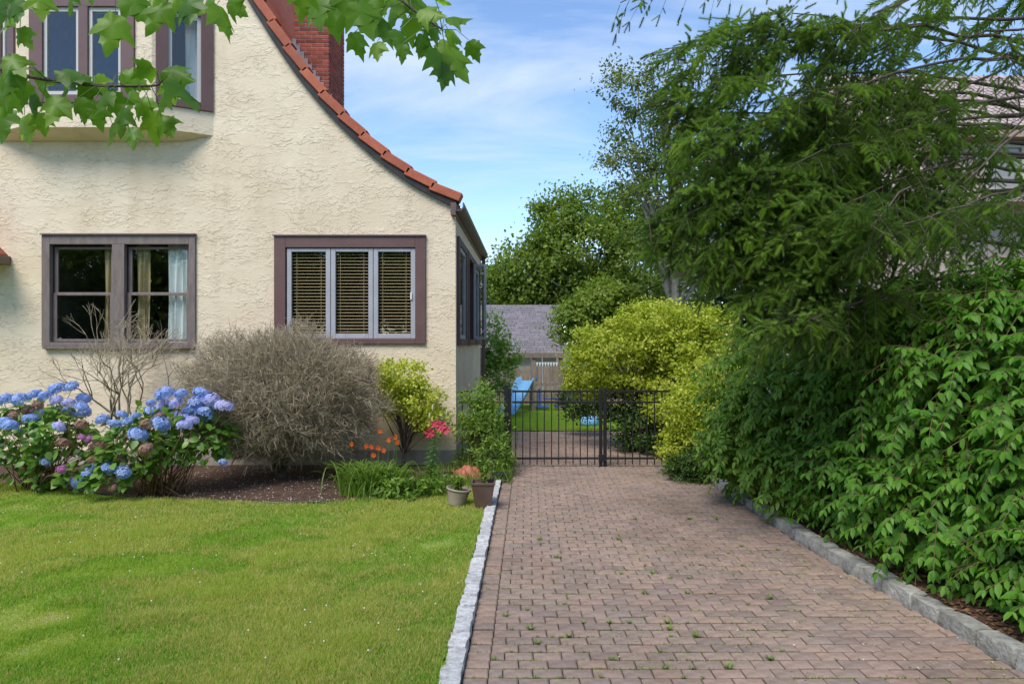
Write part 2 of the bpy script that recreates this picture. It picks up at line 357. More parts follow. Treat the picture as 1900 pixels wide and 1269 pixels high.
def patch_noise(x, y, s, seed):
    r = np.random.default_rng(seed); o = np.zeros_like(x)
    for k in range(10):
        a = r.uniform(0, 6.28); fq = s * r.uniform(.5, 2.2); o += np.sin((x*math.cos(a) + y*math.sin(a))*fq + r.uniform(0, 6.28)) / 10**.5
    return o
BL = (np.array([(-.5,0,0),(.5,0,0),(-.3,.55,.10),(.3,.55,.10),(0,1,.38)], float), np.array([(0,1,3),(0,3,2),(2,3,4)]))
def grass(name, label, x, y, z, h, wid, mat, rnd, lean=.45):
    N = len(x); d = np.stack([rng.normal(0, lean, N), rng.normal(0, lean, N), np.ones(N)], 1); n = rnd_dir(N); n[:, 2] = 0
    Mx = frames(d, n, h); Mx[:, :, 0] *= (wid / h)[:, None]
    me = inst_mesh(name, BL[0], BL[1], Mx, np.stack([x, y, z], 1), rnd, smooth=False); o = link(name, me, mat); tag(o, label, 'grass', None, 'stuff'); return o
NB = 520000
yy = 3.6 * (10.0 / 3.6) ** rng.random(NB); xx = -rng.random(NB) * (yy * .78 + .1) ; xx = xx * 1.0
edge = np.interp(xx, np.linspace(-9.5, -.2, 80), [bed_edge(q) for q in np.linspace(-9.5, -.2, 80)]) + rng.normal(0, .03, NB)
lkv = -0.299 + 0.02526*(yy - 3.99) - .105 - .05*rng.random(NB)
ok = (yy < edge) & (xx < lkv); xx, yy = xx[ok], yy[ok]
pn = patch_noise(xx, yy, 2.4, 3); pn2 = patch_noise(xx, yy, 7, 5)
keep = rng.random(len(xx)) < np.clip(1.05 + .35*pn + .2*pn2, .25, 1); xx, yy, pn, pn2 = xx[keep], yy[keep], pn[keep], pn2[keep]
zz = .035 + .018*np.sin(xx*1.3+.5)*np.sin(yy*1.1) + .012*np.sin(xx*3.1+yy*2.3) - .02*np.clip((xx+.9)/.5, 0, 1)
hh = (.032 + .018*rng.random(len(xx))) * (1 + .22*pn2 + .15*pn)
hh = np.clip(hh, .015, .08)
dry = .26 - .22*pn - .12*pn2 + rng.normal(0, .2, len(xx))
for (px_, py_, rx_, ry_, st_) in ((270, 1055, 1.0, .35, .5), (470, 1000, .8, .3, .35), (40, 1160, .45, .4, .45), (715, 957, .16, .07, 1.0), (90, 965, .7, .2, .4), (560, 1060, .7, .25, .3), (120, 1210, .35, .2, .4), (330, 1120, .5, .12, .25)):
    c_ = G(px_, py_, .04); e_ = ((xx - c_.x)/rx_)**2 + ((yy - c_.y)/ry_)**2 + .35*pn2; w_ = np.clip(1.3 - e_, 0, 1)*st_; dry = dry + w_; hh = hh*(1 - .35*w_)
dry = np.clip(dry, 0, .98); hh = hh*(1 + .5*np.clip(patch_noise(xx, yy, 13, 21) - .6, 0, 1))
grass('lawn_grass', 'short mown green grass of the front lawn', xx, yy, zz, hh, .0042 + .0008*yy*rng.random(len(xx)), M_grass, dry)
# clover blossoms in the lawn
k = rng.choice(len(xx), 70, replace=False)
cl = MB()
for i in k:
    if yy[i] < 4.1: continue
    cl.lathe([(0.001, 0), (.005, .003), (.006, .007), (.003, .011), (.0005, .012)], (xx[i], yy[i], zz[i] + .035), 6)
tag(cl.build('clover_blossoms', pmat('clover', (.7, .68, .6), (.8, .78, .72), 20, .8), None), 'tiny white clover blossoms scattered over the front lawn', 'clover', None, 'stuff')
# soil beds
def soil_z(x, y): 
    t = max(0, min(1, (y - bed_edge(x)) / 1.2)); return .012 + .085*t + .012*math.sin(x*5.1 + y*3) * math.sin(y*6.3)
v = []; f = []; xs_ = np.linspace(-15, -.32, 90); ny = 26
for x in xs_:
    for jn in range(ny + 1):
        y0 = bed_edge(x) - .01; y = y0 + (10.75 - y0) * jn / ny; v.append((x, y, soil_z(x, y)))
for i in range(len(xs_)-1):
    for jn in range(ny): f.append((i*(ny+1)+jn, (i+1)*(ny+1)+jn, (i+1)*(ny+1)+jn+1, i*(ny+1)+jn+1))
me = bpy.data.meshes.new('planting_bed'); me.from_pydata(v, [], f); me.polygons.foreach_set('use_smooth', [True]*len(f)); link('planting_bed', me, M_soil)['kind'] = 'structure'
def rb_z(x, y): return .07 + .02*math.sin(3*x + y*2) + .05*min(1, max(0, x - rk(y) - .1))
v = []; f = []; ysb = np.linspace(1.2, 15.5, 70)
for y in ysb:
    for q in np.linspace(0, 1, 16): x = rk(y) + .10 + q * 7; v.append((x, y, rb_z(x, y)))
for jn in range(len(ysb)-1):
    for i in range(15): f.append((jn*16+i, jn*16+i+1, (jn+1)*16+i+1, (jn+1)*16+i))
me = bpy.data.meshes.new('shrub_bed'); me.from_pydata(v, [], f); me.polygons.foreach_set('use_smooth', [True]*len(f)); link('shrub_bed', me, M_mulch)['kind'] = 'structure'
# scattered litter: petals on the soil, chips in the right bed, crumbs on the pavers
def litter(name, label, cat, x, y, z, s, mat, flat=.35):
    N = len(x); n = np.stack([rng.normal(0, flat, N), rng.normal(0, flat, N), np.ones(N)], 1); d = rnd_dir(N); d[:, 2] *= .2
    me = inst_mesh(name, DIAW[0], DIAW[1], frames(d, n, s), np.stack([x, y, z], 1)); return tag(link(name, me, mat), label, cat, None, 'stuff')
N = 1500; x = rng.uniform(-4.6, -1.5, N); y = np.array([bed_edge(q) for q in x]) + .03 + rng.random(N)**1.3*1.7; z = np.array([soil_z(a, b) for a, b in zip(x, y)]) + .008
litter('fallen_petals', 'pale fallen petals littering the bare brown soil', 'petals', x, y, z, rng.uniform(.012, .028, N), pmat('petal_litter', (.42, .33, .27), (.6, .52, .46), 30, .9))
N = 5200; y = rng.uniform(3.8, 10.2, N); x = np.array([rk(q) for q in y]) + .16 + rng.random(N)**1.4*2.0; z = np.array([rb_z(a, b) for a, b in zip(x, y)]) + .008
litter('leaf_litter', 'brown dead leaf and bark litter on the bed behind the weathered kerb', 'leaf litter', x, y, z, rng.uniform(.02, .055, N), pmat('dead_leaf', (.12, .06, .03), (.26, .15, .08), 30, .9, pieces=[(.6, .6, .6), (1.3, 1.2, 1.1)]))
N = 900; y = 4.0 * (2.6) ** rng.random(N); q = rng.random(N)**.45; x = np.array([lk(b) + .1 + (rk(b) - lk(b) - .12) * a for a, b in zip(q, y)])
litter('driveway_crumbs', 'small pale crumbs and leaf bits strewn along the driveway edge', 'debris', x, y, np.full(N, .006), rng.uniform(.008, .02, N), pmat('crumbs', (.3, .27, .16), (.5, .47, .36), 40, .9, pieces=[(.5, .6, .3), (1.2, 1.2, 1.1)]), .2)
# garden edging
m = MB(); px = np.linspace(-8.6, -1.3, 70)
m.tube([(a, bed_edge(a) + .01 + .012*math.sin(a*7), .045 + .008*math.sin(a*4)) for a in px], .016, 6)
tag(m.build('garden_edging', M_black, None, True), 'thin black rubber edging strip between lawn and soil bed', 'edging')
# ------------------------------------------------------------ the house
HY = 10.6; HS = F / HY
def hx(x): return (x - CX) / HS
def hz(y): return EYE - (y - CY) / HS
house = thing('stucco_house', 'cream stucco house with curved red tiled gable edge and brown window frames', 'house', (hx(400), HY, 0))
prof_px = [(845, 382), (800, 360), (760, 337), (700, 293), (640, 238), (590, 184), (545, 126), (500, 58), (460, -8), (425, -75), (390, -150), (355, -230), (320, -318), (285, -410), (250, -505)]
prof = [(hx(a), hz(b)) for a, b in prof_px]
ridge_x = prof[-1][0]; left_prof = [(2*ridge_x - a, b) for a, b in prof[::-1]][1:]
def wall_mesh(outline, holes, facing=(0, -1, 0)):
    bm = bmesh.new()
    edges = []
    for loop in [outline] + holes:
        vv = [bm.verts.new(p) for p in loop]
        for i in range(len(vv)): edges.append(bm.edges.new((vv[i], vv[(i+1) % len(vv)])))
    bmesh.ops.triangle_fill(bm, use_beauty=True, use_dissolve=False, edges=edges)
    bm.normal_update()
    for fc in bm.faces:
        if fc.normal.dot(Vector(facing)) < 0: fc.normal_flip()
    me = bpy.data.meshes.new('wall'); bm.to_mesh(me); bm.free(); return me
wl_x = left_prof[-1][0]
outline = [(prof[0][0] + .012, HY, -.05)] + [(a, HY, b) for a, b in prof] + [(a, HY, b) for a, b in left_prof] + [(wl_x, HY, -.05)]
WIN_L = (86, 358, 444, 638); WIN_R = (524, 778, 452, 630)
def rect(w): return [(hx(w[0]), HY, hz(w[3])), (hx(w[1]), HY, hz(w[3])), (hx(w[1]), HY, hz(w[2])), (hx(w[0]), HY, hz(w[2]))]
BAY = (-10, 385, 10, 228)
wo = link('front_wall', wall_mesh(outline, [rect(WIN_L), rect(WIN_R), rect((20, 370, 20, 215))]), M_stucco, house)
sm = wo.modifiers.new('solid', 'SOLIDIFY'); sm.thickness = .10; sm.offset = -1
HB = 16.45
def sx(Y): return hx(843) + (Y - HY) * (((892 - CX)*HB/F - hx(843)) / (HB - HY))      # side wall plane
# side wall with openings
eave = prof[0][1]
def side_pt(Y, z): return (sx(Y) , Y, z)
sw = [(11.05, 12.35), (12.75, 14.05), (14.35, 15.65)]
sz0, sz1 = 2.02, 3.6
out2 = [side_pt(HY + .02, -.05), side_pt(HB, -.05), side_pt(HB, eave + .02), side_pt(HY + .02, eave + .02)]
so = link('side_wall', wall_mesh(out2, [[side_pt(a, sz0), side_pt(b, sz0), side_pt(b, sz1), side_pt(a, sz1)] for a, b in sw], (1, 0, 0)), M_stucco, house)
sm = so.modifiers.new('solid', 'SOLIDIFY'); sm.thickness = .2; sm.offset = -1
box('back_wall', (wl_x, HB - .2, -.05), (sx(HB) - .21, HB, eave - .02), M_stucco, house)
# foundation, a little proud of the stucco
m = MB(); fz = .33
m.box((wl_x, HY - .025, -.05), (hx(843) + .02, HY - .003, fz)); m.build('foundation', M_concrete, house, bevel=.008)
m = MB(); m.add([(sx(HY) + .003, HY - .02, -.05), (sx(HB) + .003, HB, -.05), (sx(HB) + .003, HB, fz), (sx(HY) + .003, HY - .02, fz), (sx(HY) + .022, HY - .02, -.05), (sx(HB) + .022, HB, -.05), (sx(HB) + .022, HB, fz), (sx(HY) + .022, HY - .02, fz)],
      [(0,1,2,3), (4,5,6,7), (0,1,5,4), (3,2,6,7), (0,3,7,4), (1,2,6,5)]); m.build('side_foundation', M_concrete, house)
# dim rooms behind the windows
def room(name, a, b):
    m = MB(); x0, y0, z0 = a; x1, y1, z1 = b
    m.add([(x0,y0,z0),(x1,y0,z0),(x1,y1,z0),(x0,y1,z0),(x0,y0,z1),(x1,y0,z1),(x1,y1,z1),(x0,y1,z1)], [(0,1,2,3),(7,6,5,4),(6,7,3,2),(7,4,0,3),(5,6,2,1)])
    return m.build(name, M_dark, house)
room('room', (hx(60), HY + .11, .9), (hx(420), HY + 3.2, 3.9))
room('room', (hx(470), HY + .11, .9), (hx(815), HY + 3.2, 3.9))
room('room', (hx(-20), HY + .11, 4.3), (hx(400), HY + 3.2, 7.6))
# roof: ribbed tile sheet over the curved profile
def resample(pts, step):
    out = [Vector(pts[0])]; acc = 0
    P = [Vector(p) for p in pts]
    for a, b in zip(P[:-1], P[1:]):
        L = (b - a).length; t = step - acc
        while t <= L: out.append(a.lerp(b, t / L)); t += step
        acc = (L - (t - step))
    return out
def smooth_curve(pts, n=6):
    out = []
    P = [Vector(p) for p in pts]
    for i in range(len(P) - 1):
        p0, p1, p2, p3 = P[max(i-1, 0)], P[i], P[i+1], P[min(i+2, len(P)-1)]
        for k in range(n):
            t = k / n; out.append(.5 * ((2*p1) + (p2 - p0)*t + (2*p0 - 5*p1 + 4*p2 - p3)*t*t + (3*p1 - p0 - 3*p2 + p3)*t**3))
    return out + [P[-1]]
cur = smooth_curve([(a, 0, b) for a, b in prof])
for side in (0, 1):
    line = resample(cur, .12); v = []; f = []; ny = 26*8
    if side: line = [Vector((2*ridge_x - p.x, 0, p.z)) for p in line]
    for i, p in enumerate(line):
        d = (line[min(i+1, len(line)-1)] - line[max(i-1, 0)]).normalized(); nrm = Vector((d.z, 0, -d.x)) * (1 if not side else -1)
        if nrm.z < 0: nrm = -nrm
        for k in range(ny + 1):
            y = HY + .10 + (HB + .2 - HY - .1) * k / ny; q = p + nrm * (.05 + .035*abs(math.sin(k / 8 * math.pi)) + .012*((i % 3) == 0)); v.append((q.x, y, q.z))
    n1 = ny + 1
    f = [(i*n1+k, i*n1+k+1, (i+1)*n1+k+1, (i+1)*n1+k) for i in range(len(line)-1) for k in range(ny)]
    me = bpy.data.meshes.new('roof'); me.from_pydata(v, [], f); me.polygons.foreach_set('use_smooth', [True]*len(f)); ro = link('roof', me, M_tile, house)
# fascia board and rake tiles
line = resample(cur, .06); m = MB(); vs = []
for i, p in enumerate(line):
    d = (line[min(i+1, len(line)-1)] - line[max(i-1, 0)]).normalized(); nrm = Vector((-d.z, 0, d.x)); nrm = nrm if nrm.z > 0 else -nrm
    for (yo, h) in ((-.07, -.035), (-.07, .055), (.12, .055), (.12, -.035)): q = p + nrm*h; vs.append((q.x, HY + yo, q.z))
m.add(vs, [(4*i+k, 4*i+(k+1) % 4, 4*i+4+(k+1) % 4, 4*i+4+k) for i in range(len(line)-1) for k in range(4)] + [(0,1,2,3)]); m.build('fascia', M_fascia, house)
tl = .455; pts = resample(cur, tl)
for a, b in zip(pts[:-1], pts[1:]):
    d = (b - a).normalized(); nrm = Vector((-d.z, 0, d.x)); nrm = nrm if nrm.z > 0 else -nrm; L = (b - a).length
    m = MB(); ya, yb = HY - .105, HY + .14
    def P(t, h, y): q = a + d*t + nrm*h; return (q.x, y, q.z)
    lo, hi = .040, .0
    vs = [P(-.03, .03 + lo, ya), P(L+.01, .03, ya), P(L+.01, .165, ya), P(-.03, .165+lo, ya), P(-.03, .03+lo, yb), P(L+.01, .03, yb), P(L+.01, .165, yb), P(-.03, .165+lo, yb)]
    m.add(vs, [(0,1,2,3),(7,6,5,4),(0,4,5,1),(3,2,6,7),(0,3,7,4),(1,5,6,2)])
    o = m.build('rake_tile', M_tile, house, bevel=.012)
    # nail head
# gutter and downspout on the side eave
m = MB(); gp = [(0, .0), (0, .125), (.012, .125), (.012, .012), (.085, .012), (.115, .06), (.115, .125), (.135, .125), (.135, .05), (.095, .0)]
vs = []
for Y in (HY - .12, HB + .15):
    for (a, b) in gp: vs.append((sx(Y) + .025 + a, Y, eave - .10 + b))
n = len(gp); m.add(vs, [(i, (i+1) % n, n+(i+1) % n, n+i) for i in range(n)] + [tuple(range(n)), tuple(range(n, 2*n))[::-1]]); m.build('gutter', M_gutter, house)
m = MB(); m.add([(sx(HY)-.05, HY-.1, eave-.16), (sx(HB)-.05, HB, eave-.16), (sx(HB)+.03, HB, eave-.16), (sx(HY)+.03, HY-.1, eave-.16), (sx(HY)-.05, HY-.1, eave+.03), (sx(HB)-.05, HB, eave+.03), (sx(HB)+.03, HB, eave+.03), (sx(HY)+.03, HY-.1, eave+.03)], [(3,2,1,0),(4,5,6,7),(0,1,5,4),(1,2,6,5),(2,3,7,6),(3,0,4,7)]); m.build('eave_board', M_gutter, house)
m = MB(); m.box((sx(HB) + .03, HB - .09, .1), (sx(HB) + .11, HB + .02, eave - .1)); m.build('downspout', M_maroon, house, bevel=.01)
# porch eave at the far left
m = MB()
m.box((hx(-90), HY - .7, hz(492)), (hx(21), HY - .003, hz(476))); m.build('porch_gutter', M_gutter, house, bevel=.01)
for k in range(4):
    m = MB(); x1 = hx(16) - k*.22; z1 = hz(474) + k*.24
    vs = [(x1, HY-.66, z1), (x1 - .30, HY-.66, z1 + .31), (x1 - .30, HY-.003, z1 + .31), (x1, HY-.003, z1), (x1 - .03, HY-.66, z1 - .04), (x1 - .33, HY-.66, z1 + .26), (x1 - .33, HY-.003, z1+.26), (x1 - .03, HY-.003, z1-.04)]
    m.add(vs, [(0,1,2,3),(7,6,5,4),(0,4,5,1),(1,5,6,2),(2,6,7,3),(3,7,4,0)]); m.build('porch_tile', M_tile, house, bevel=.01)
# --- windows
def frame_rect(m, x0, x1, z0, z1, wl, wr, wb, wt, y0, y1):
    m.box((x0, y0, z0), (x0 + wl, y1, z1)); m.box((x1 - wr, y0, z0), (x1, y1, z1))
    m.box((x0 + wl, y0 + .001, z1 - wt), (x1 - wr, y1 - .001, z1)); m.box((x0 + wl, y0 + .001, z0), (x1 - wr, y1 - .001, z0 + wb))
def wpart(name): 
    o = bpy.data.objects.new(name, None); COL.objects.link(o); o.parent = house; o.matrix_parent_inverse = Matrix.Translation(-house.location); return o
def wput(o, w): return o
# double-hung pair on the left
m = MB(); frame_rect(m, hx(80), hx(364), hz(643), hz(437), 15/HS, 12/HS, 8/HS, 17/HS, HY - .04, HY + .05)
m.box((hx(210), HY - .038, hz(635)), (hx(233), HY + .05, hz(454)))
wL = m.build('double_hung_window', M_oldpaint, house, bevel=.006)
wL['label'] = 'weathered grey brown double hung window pair'
box('drip_cap', (hx(79), HY - .07, hz(437) + .002), (hx(365), HY + .02, hz(435.0) + .006), M_oldpaint, wL)
box('sill', (hx(84), HY - .075, hz(643.5) - .03), (hx(362), HY + .0, hz(643) - .002), M_oldpaint, wL, .005)
for (a, b) in ((96, 209), (234, 351)):
    for (t, bt, yo) in ((457, 547, .06), (543, 634, .03)):
        m = MB(); frame_rect(m, hx(a), hx(b), hz(bt), hz(t), 7/HS, 7/HS, 5/HS, 5/HS, HY + yo, HY + yo + .035); m.build('sash', M_oldpaint, wL, bevel=.004)
        box('pane', (hx(a + 6), HY + yo + .012, hz(bt - 4)), (hx(b - 6), HY + yo + .018, hz(t + 4)), M_glass, wL)
# insect screen: none; curtains hang inside
def curtain(label, x0, x1, z0, z1, y, mat, waves, amp=.03):
    n = 60; v = []
    for k in range(n + 1):
        t = k / n; xq = x0 + (x1 - x0)*t
        for i in range(7):
            s = i / 6; v.append((xq + .02*math.sin(s*3 + k*.2), y + amp*(1 - .25*s)*math.sin(t*waves*6.28) + .01*math.sin(t*31), z0 + (z1 - z0)*s))
    me = bpy.data.meshes.new('curtain'); me.from_pydata(v, [], [(k*7+i, (k+1)*7+i, (k+1)*7+i+1, k*7+i+1) for k in range(n) for i in range(6)]); me.polygons.foreach_set('use_smooth', [True]*(n*6))
    return tag(link('curtain', me, mat), label, 'curtain')
curtain('dull gold curtain behind the screened left sash', hx(181), hx(209), hz(640), hz(452), HY + .17, M_gold, 2.5)
curtain('narrow gold curtain beside the white curtain', hx(243), hx(267), hz(640), hz(452), HY + .16, M_gold, 2.5)
curtain('white curtain hanging at the right of the double hung window', hx(302), hx(354), hz(640), hz(452), HY + .15, M_sheer, 5)
# casement triple on the right
m = MB(); frame_rect(m, hx(510), hx(790), hz(638), hz(439), 21/HS, 19/HS, 10/HS, 21/HS, HY - .045, HY + .05)
wR = m.build('casement_window', M_maroon, house, bevel=.006); wR['label'] = 'maroon framed triple casement window with wooden blinds'
box('drip_cap', (hx(508), HY - .07, hz(439) + .002), (hx(791), HY + .02, hz(436.5)), M_oldpaint, wR)
slat_me = None
for (a, b) in ((533, 613.5), (614.5, 692.5), (693.5, 771)):
    m = MB(); frame_rect(m, hx(a), hx(b), hz(628), hz(461), 8.5/HS, 8.5/HS, 8.5/HS, 6.5/HS, HY - .02, HY + .03); m.build('sash', M_sash, wR, bevel=.006)
    box('pane', (hx(a + 7), HY + .004, hz(621)), (hx(b - 7), HY + .010, hz(466)), M_glass, wR)
    if slat_me is None:
        sb = MB(); sb.box((-.27, -.02, -.0015), (.27, .02, .0015), Matrix.Rotation(R(21), 4, 'X')); slat_me = sb.mesh('slat'); slat_me.materials.append(M_slat)
    for k in range(26): link('slat', slat_me, None, wR, ((hx(a) + hx(b))/2, HY + .052, hz(472 + 6*k)))
    m = MB()
    for q in (.2, .76): m.box((hx(a + (b - a)*q), HY + .040, hz(624)), (hx(a + (b - a)*q) + .006, HY + .043, hz(466)))
    m.build('blind_tape', M_slat, wR)
box('sash_handle', (hx(762), HY - .045, hz(556)), (hx(765), HY - .02, hz(543)), pmat('white_plastic', (.75, .73, .66)), wR, .004)
# side-wall windows
for i, (a, b) in enumerate(sw):
    m = MB()
    def sb_box(mm, ya, yb, z0, z1, o0, o1):
        mm.add([(sx(ya)+o0, ya, z0), (sx(yb)+o0, yb, z0), (sx(yb)+o1, yb, z0), (sx(ya)+o1, ya, z0), (sx(ya)+o0, ya, z1), (sx(yb)+o0, yb, z1), (sx(yb)+o1, yb, z1), (sx(ya)+o1, ya, z1)], [(3,2,1,0),(4,5,6,7),(0,1,5,4),(1,2,6,5),(2,3,7,6),(3,0,4,7)])
    sb_box(m, a - .1, a + .06, sz0 - .08, sz1 + .1, -.05, .045); sb_box(m, b - .06, b + .1, sz0 - .08, sz1 + .1, -.05, .045)
    sb_box(m, a + .06, b - .06, sz1 - .02, sz1 + .1, -.048, .043); sb_box(m, a + .06, b - .06, sz0 - .08, sz0 + .03, -.048, .06)
    sw_o = m.build('side_window', M_maroon, house, bevel=.006)
    if i != 1:
        m = MB(); sb_box(m, a + .06, a + .13, sz0 + .03, sz1 - .02, -.03, .02); sb_box(m, b - .13, b - .06, sz0 + .03, sz1 - .02, -.03, .02); sb_box(m, a + .13, b - .13, sz1 - .09, sz1 - .02, -.029, .019); sb_box(m, a + .13, b - .13, sz0 + .03, sz0 + .1, -.029, .019); m.build('sash', M_sash, sw_o)
        m = MB(); sb_box(m, a + .12, b - .12, sz0 + .09, sz1 - .08, -.01, -.004); m.build('pane', M_glass, sw_o)
    else:   # this sash stands open, square to the wall
        yy0 = b - .14; x0 = sx(yy0) + .03; m = MB(); frame_rect(m, x0, x0 + .26, sz0 + .03, sz1 - .02, .05, .05, .05, .05, yy0, yy0 + .04); m.build('open_sash', M_sash, sw_o, bevel=.004)
        box('pane', (x0 + .045, yy0 + .017, sz0 + .07), (x0 + .215, yy0 + .023, sz1 - .06), M_glass, sw_o)
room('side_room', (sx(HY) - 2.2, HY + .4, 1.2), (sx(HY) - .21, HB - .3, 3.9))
# upstairs bay
bw = [(hx(-30), HY), (hx(70), HY - .42), (hx(308), HY - .42), (hx(396), HY)]
zb0, zb1 = hz(252), hz(-70)
def bay_wall(i, holes): 
    (xa, ya), (xb, yb) = bw[i], bw[i+1]
    def pt(t, z): return (xa + (xb - xa)*t, ya + (yb - ya)*t, z)
    me = wall_mesh([pt(0, zb0), pt(1, zb0), pt(1, zb1), pt(0, zb1)], [[pt(a, b), pt(c, b), pt(c, d), pt(a, d)] for (a, b, c, d) in holes]); o = link('bay_wall', me, M_stucco, house)
    s = o.modifiers.new('s', 'SOLIDIFY'); s.thickness = .05; s.offset = -1; return pt
zw0, zw1 = hz(207) - .02, hz(15)
def bay_window(pt, t0, t1, inset, two, label):
    (p0, p1) = Vector(pt(t0, 0)), Vector(pt(t1, 0)); d = (p1 - p0).normalized(); nrm = Vector((d.y, -d.x, 0)); L = (p1 - p0).length
    Mx = Matrix(((d.x, -nrm.x, 0, p0.x), (d.y, -nrm.y, 0, p0.y), (0, 0, 1, 0), (0, 0, 0, 1)))
    m = MB()
    def bx(x0, x1, z0, z1, y0, y1, mm): mm.box((x0, y0, z0), (x1, y1, z1), Mx)
    fw = .20 if two else .17; bx(0, fw, zw0, zw1, -.035, .05, m); bx(L - fw, L, zw0, zw1, -.035, .05, m); bx(fw, L - fw, zw1 - .2, zw1, -.034, .05, m); bx(fw, L - fw, zw0, zw0 + .12, -.034, .05, m)
    if two: bx(L*.47, L*.56, zw0 + .12, zw1 - .2, -.034, .05, m)
    w = m.build('bay_window', M_maroon, house, bevel=.006); w['label'] = label
    spans = [(fw, L*.47), (L*.56, L - fw)] if two else [(fw, L - fw)]
    for (a, b) in spans:
        m = MB(); bx(a, a + .05, zw0 + .12, zw1 - .2, 0, .04, m); bx(b - .05, b, zw0 + .12, zw1 - .2, 0, .04, m); bx(a + .05, b - .05, zw0 + .12, zw0 + .18, .001, .039, m); bx(a + .05, b - .05, zw1 - .26, zw1 - .2, .001, .039, m); m.build('sash', pmat('pale_sash', (.55, .53, .5)), w)
        m = MB(); bx(a + .045, b - .045, zw0 + .17, zw1 - .25, .018, .024, m); m.build('pane', M_glass, w)
pt = bay_wall(0, [(.42, zw0 + .04, .86, zw1 - .04)]); bay_window(pt, .38, .93, 0, False, 'narrow brown bay window angled to the left')
pt = bay_wall(1, [(.12, zw0 + .04, .84, zw1 - .04)]); bay_window(pt, .09, .875, 0, True, 'two-light brown bay window facing the lawn')
pt = bay_wall(2, [(.14, zw0 + .04, .90, zw1 - .04)]); bay_window(pt, .06, .99, 0, False, 'single brown bay window angled to the driveway')
m = MB(); vs = [(x, y + .003, zb0 - .004) for x, y in bw] + [(x, y + .003 if y == HY else HY - .05, zb0 - .14) for x, y in bw]
m.add([(bw[0][0], HY, zb0), (bw[1][0], bw[1][1], zb0 + .001), (bw[2][0], bw[2][1], zb0 + .001), (bw[3][0], HY, zb0), (hx(0), HY - .01, zb0 - .09), (hx(340), HY - .01, zb0 - .09)], [(0,1,4), (1,2,5,4), (2,3,5), (0,1,2,3)]); m.build('bay_soffit', M_stucco, house)
curtain('pale curtain inside the angled bay window', hx(335), hx(372), zw0, zw1, HY + .12, M_sheer, 3, .02)
# chimney
CY0, CY1 = 12.5, 13.65; cx0, cx1 = (545 - CX)*CY0/F, (610 - CX)*CY0/F; cz0, cz1 = 5.3, 9.4
ch = box('chimney', (cx0 + .008, CY0 + .008, cz0), (cx1 - .008, CY1 - .008, cz1), M_mortar, house)
BW, BH = .205, .065
brick_me = {}
def brick_mesh(L, D):
    k = (round(L, 3), round(D, 3))
    if k not in brick_me:
        b = MB(); e = .004; b.box((-L/2, -D/2, -BH/2 + .005), (L/2, D/2, BH/2 - .005)); me = b.mesh('brick'); me.materials.append(M_brick); brick_me[k] = me
    return brick_me[k]
cw = cx1 - cx0; cd = CY1 - CY0; r_ = 0; z = cz0 + .4
while z < cz1 - .9:
    nfr = 3; nsd = 5; off = (r_ % 2) * .5
    xs_ = [0] + [(i + off) / nfr for i in range(nfr + 1) if 0 < (i + off) / nfr < 1] + [1]
    for a, b in zip(xs_[:-1], xs_[1:]):
        link('brick', brick_mesh((b - a)*cw - .010, .05), None, ch, (cx0 + (a + b)/2*cw, CY0 + .025 - random.uniform(0, .004), z))
    ys_ = [.052/cd] + [(i + .5 - off) / nsd for i in range(nsd + 1) if .06 < (i + .5 - off) / nsd < .97] + [1]
    for a, b in zip(ys_[:-1], ys_[1:]):
        me = brick_mesh(.05, (b - a)*cd - .010); link('brick', me, None, ch, (cx1 - .025 + random.uniform(0, .004), CY0 + (a + b)/2*cd, z))
    z += BH + .010; r_ += 1
m = MB()
for i in range(10):
    x = cx0 - .02 + i*.072; zt = float(np.interp(hx(CX) + x, [p[0] for p in prof[:9]][::-1], [p[1] for p in prof[:9]][::-1]))
    m.box((x, CY0 - .02, zt - .25), (x + .071, CY0 - .006, zt + .30))
m.build('flashing', M_lead, ch)
# ------------------------------------------------------------ gate and fence
GY = 10.95; GS = F / GY
def gx(x): return (x - CX) / GS
def gz(y): return EYE - (y - CY) / GS
def picket_panel(parent, x0, x1, n, ztop, zrails, zbot, y=GY, tops=True):
    for zr in zrails: box('rail', (x0, y - .014, zr - .016), (x1, y + .014, zr + .016), M_black, parent, .003)
    me = MB(); me.box((-.008, -.008, 0), (.008, .008, 1)); me = me.mesh('picket'); me.materials.append(M_black)
    for k in range(n): 
        x = x0 + (x1 - x0)*(k + .5)/n; link('picket', me, None, parent, (x, y, zbot + random.uniform(-.004, .004)), None, (1, 1, ztop - zbot))
zt = gz(724); rails = (gz(726), gz(746), gz(850))
fn = thing('metal_fence', 'short black metal fence panel between the house and the gate post', 'fence', (gx(900), GY, 0))
picket_panel(fn, -.86, gx(934), 6, zt, rails, .06)
box('post', (gx(935) , GY - .028, -.02), (gx(943), GY + .028, gz(716)), M_black, fn, .004); box('post_cap', (gx(934), GY - .034, gz(716) - .002), (gx(944), GY + .034, gz(716) + .016), M_black, fn, .004)
g1 = thing('driveway_gate', 'wide black metal picket gate leaf hinged beside the leafy weeds', 'gate', (gx(1030), GY, 0))
picket_panel(g1, gx(950), gx(1110), 12, zt, rails, gz(862))
for x in (946, 1114.5): box('stile', (gx(x) - .026, GY - .024, gz(868)), (gx(x) + .026, GY + .024, gz(720)), M_black, g1, .004)
box('latch', (gx(1110), GY - .05, gz(856)), (gx(1124), GY - .026, gz(842)), M_black, g1, .005); m = MB(); m.tube([(gx(1114), GY - .03, gz(880)), (gx(1114), GY - .03, gz(842))], .009, 6); m.build('drop_rod', M_black, g1)
g2 = thing('driveway_gate', 'narrower black metal picket gate leaf running into the yellow shrub', 'gate', (gx(1190), GY, 0))
picket_panel(g2, gx(1126), gx(1262), 10, zt, rails, gz(862))
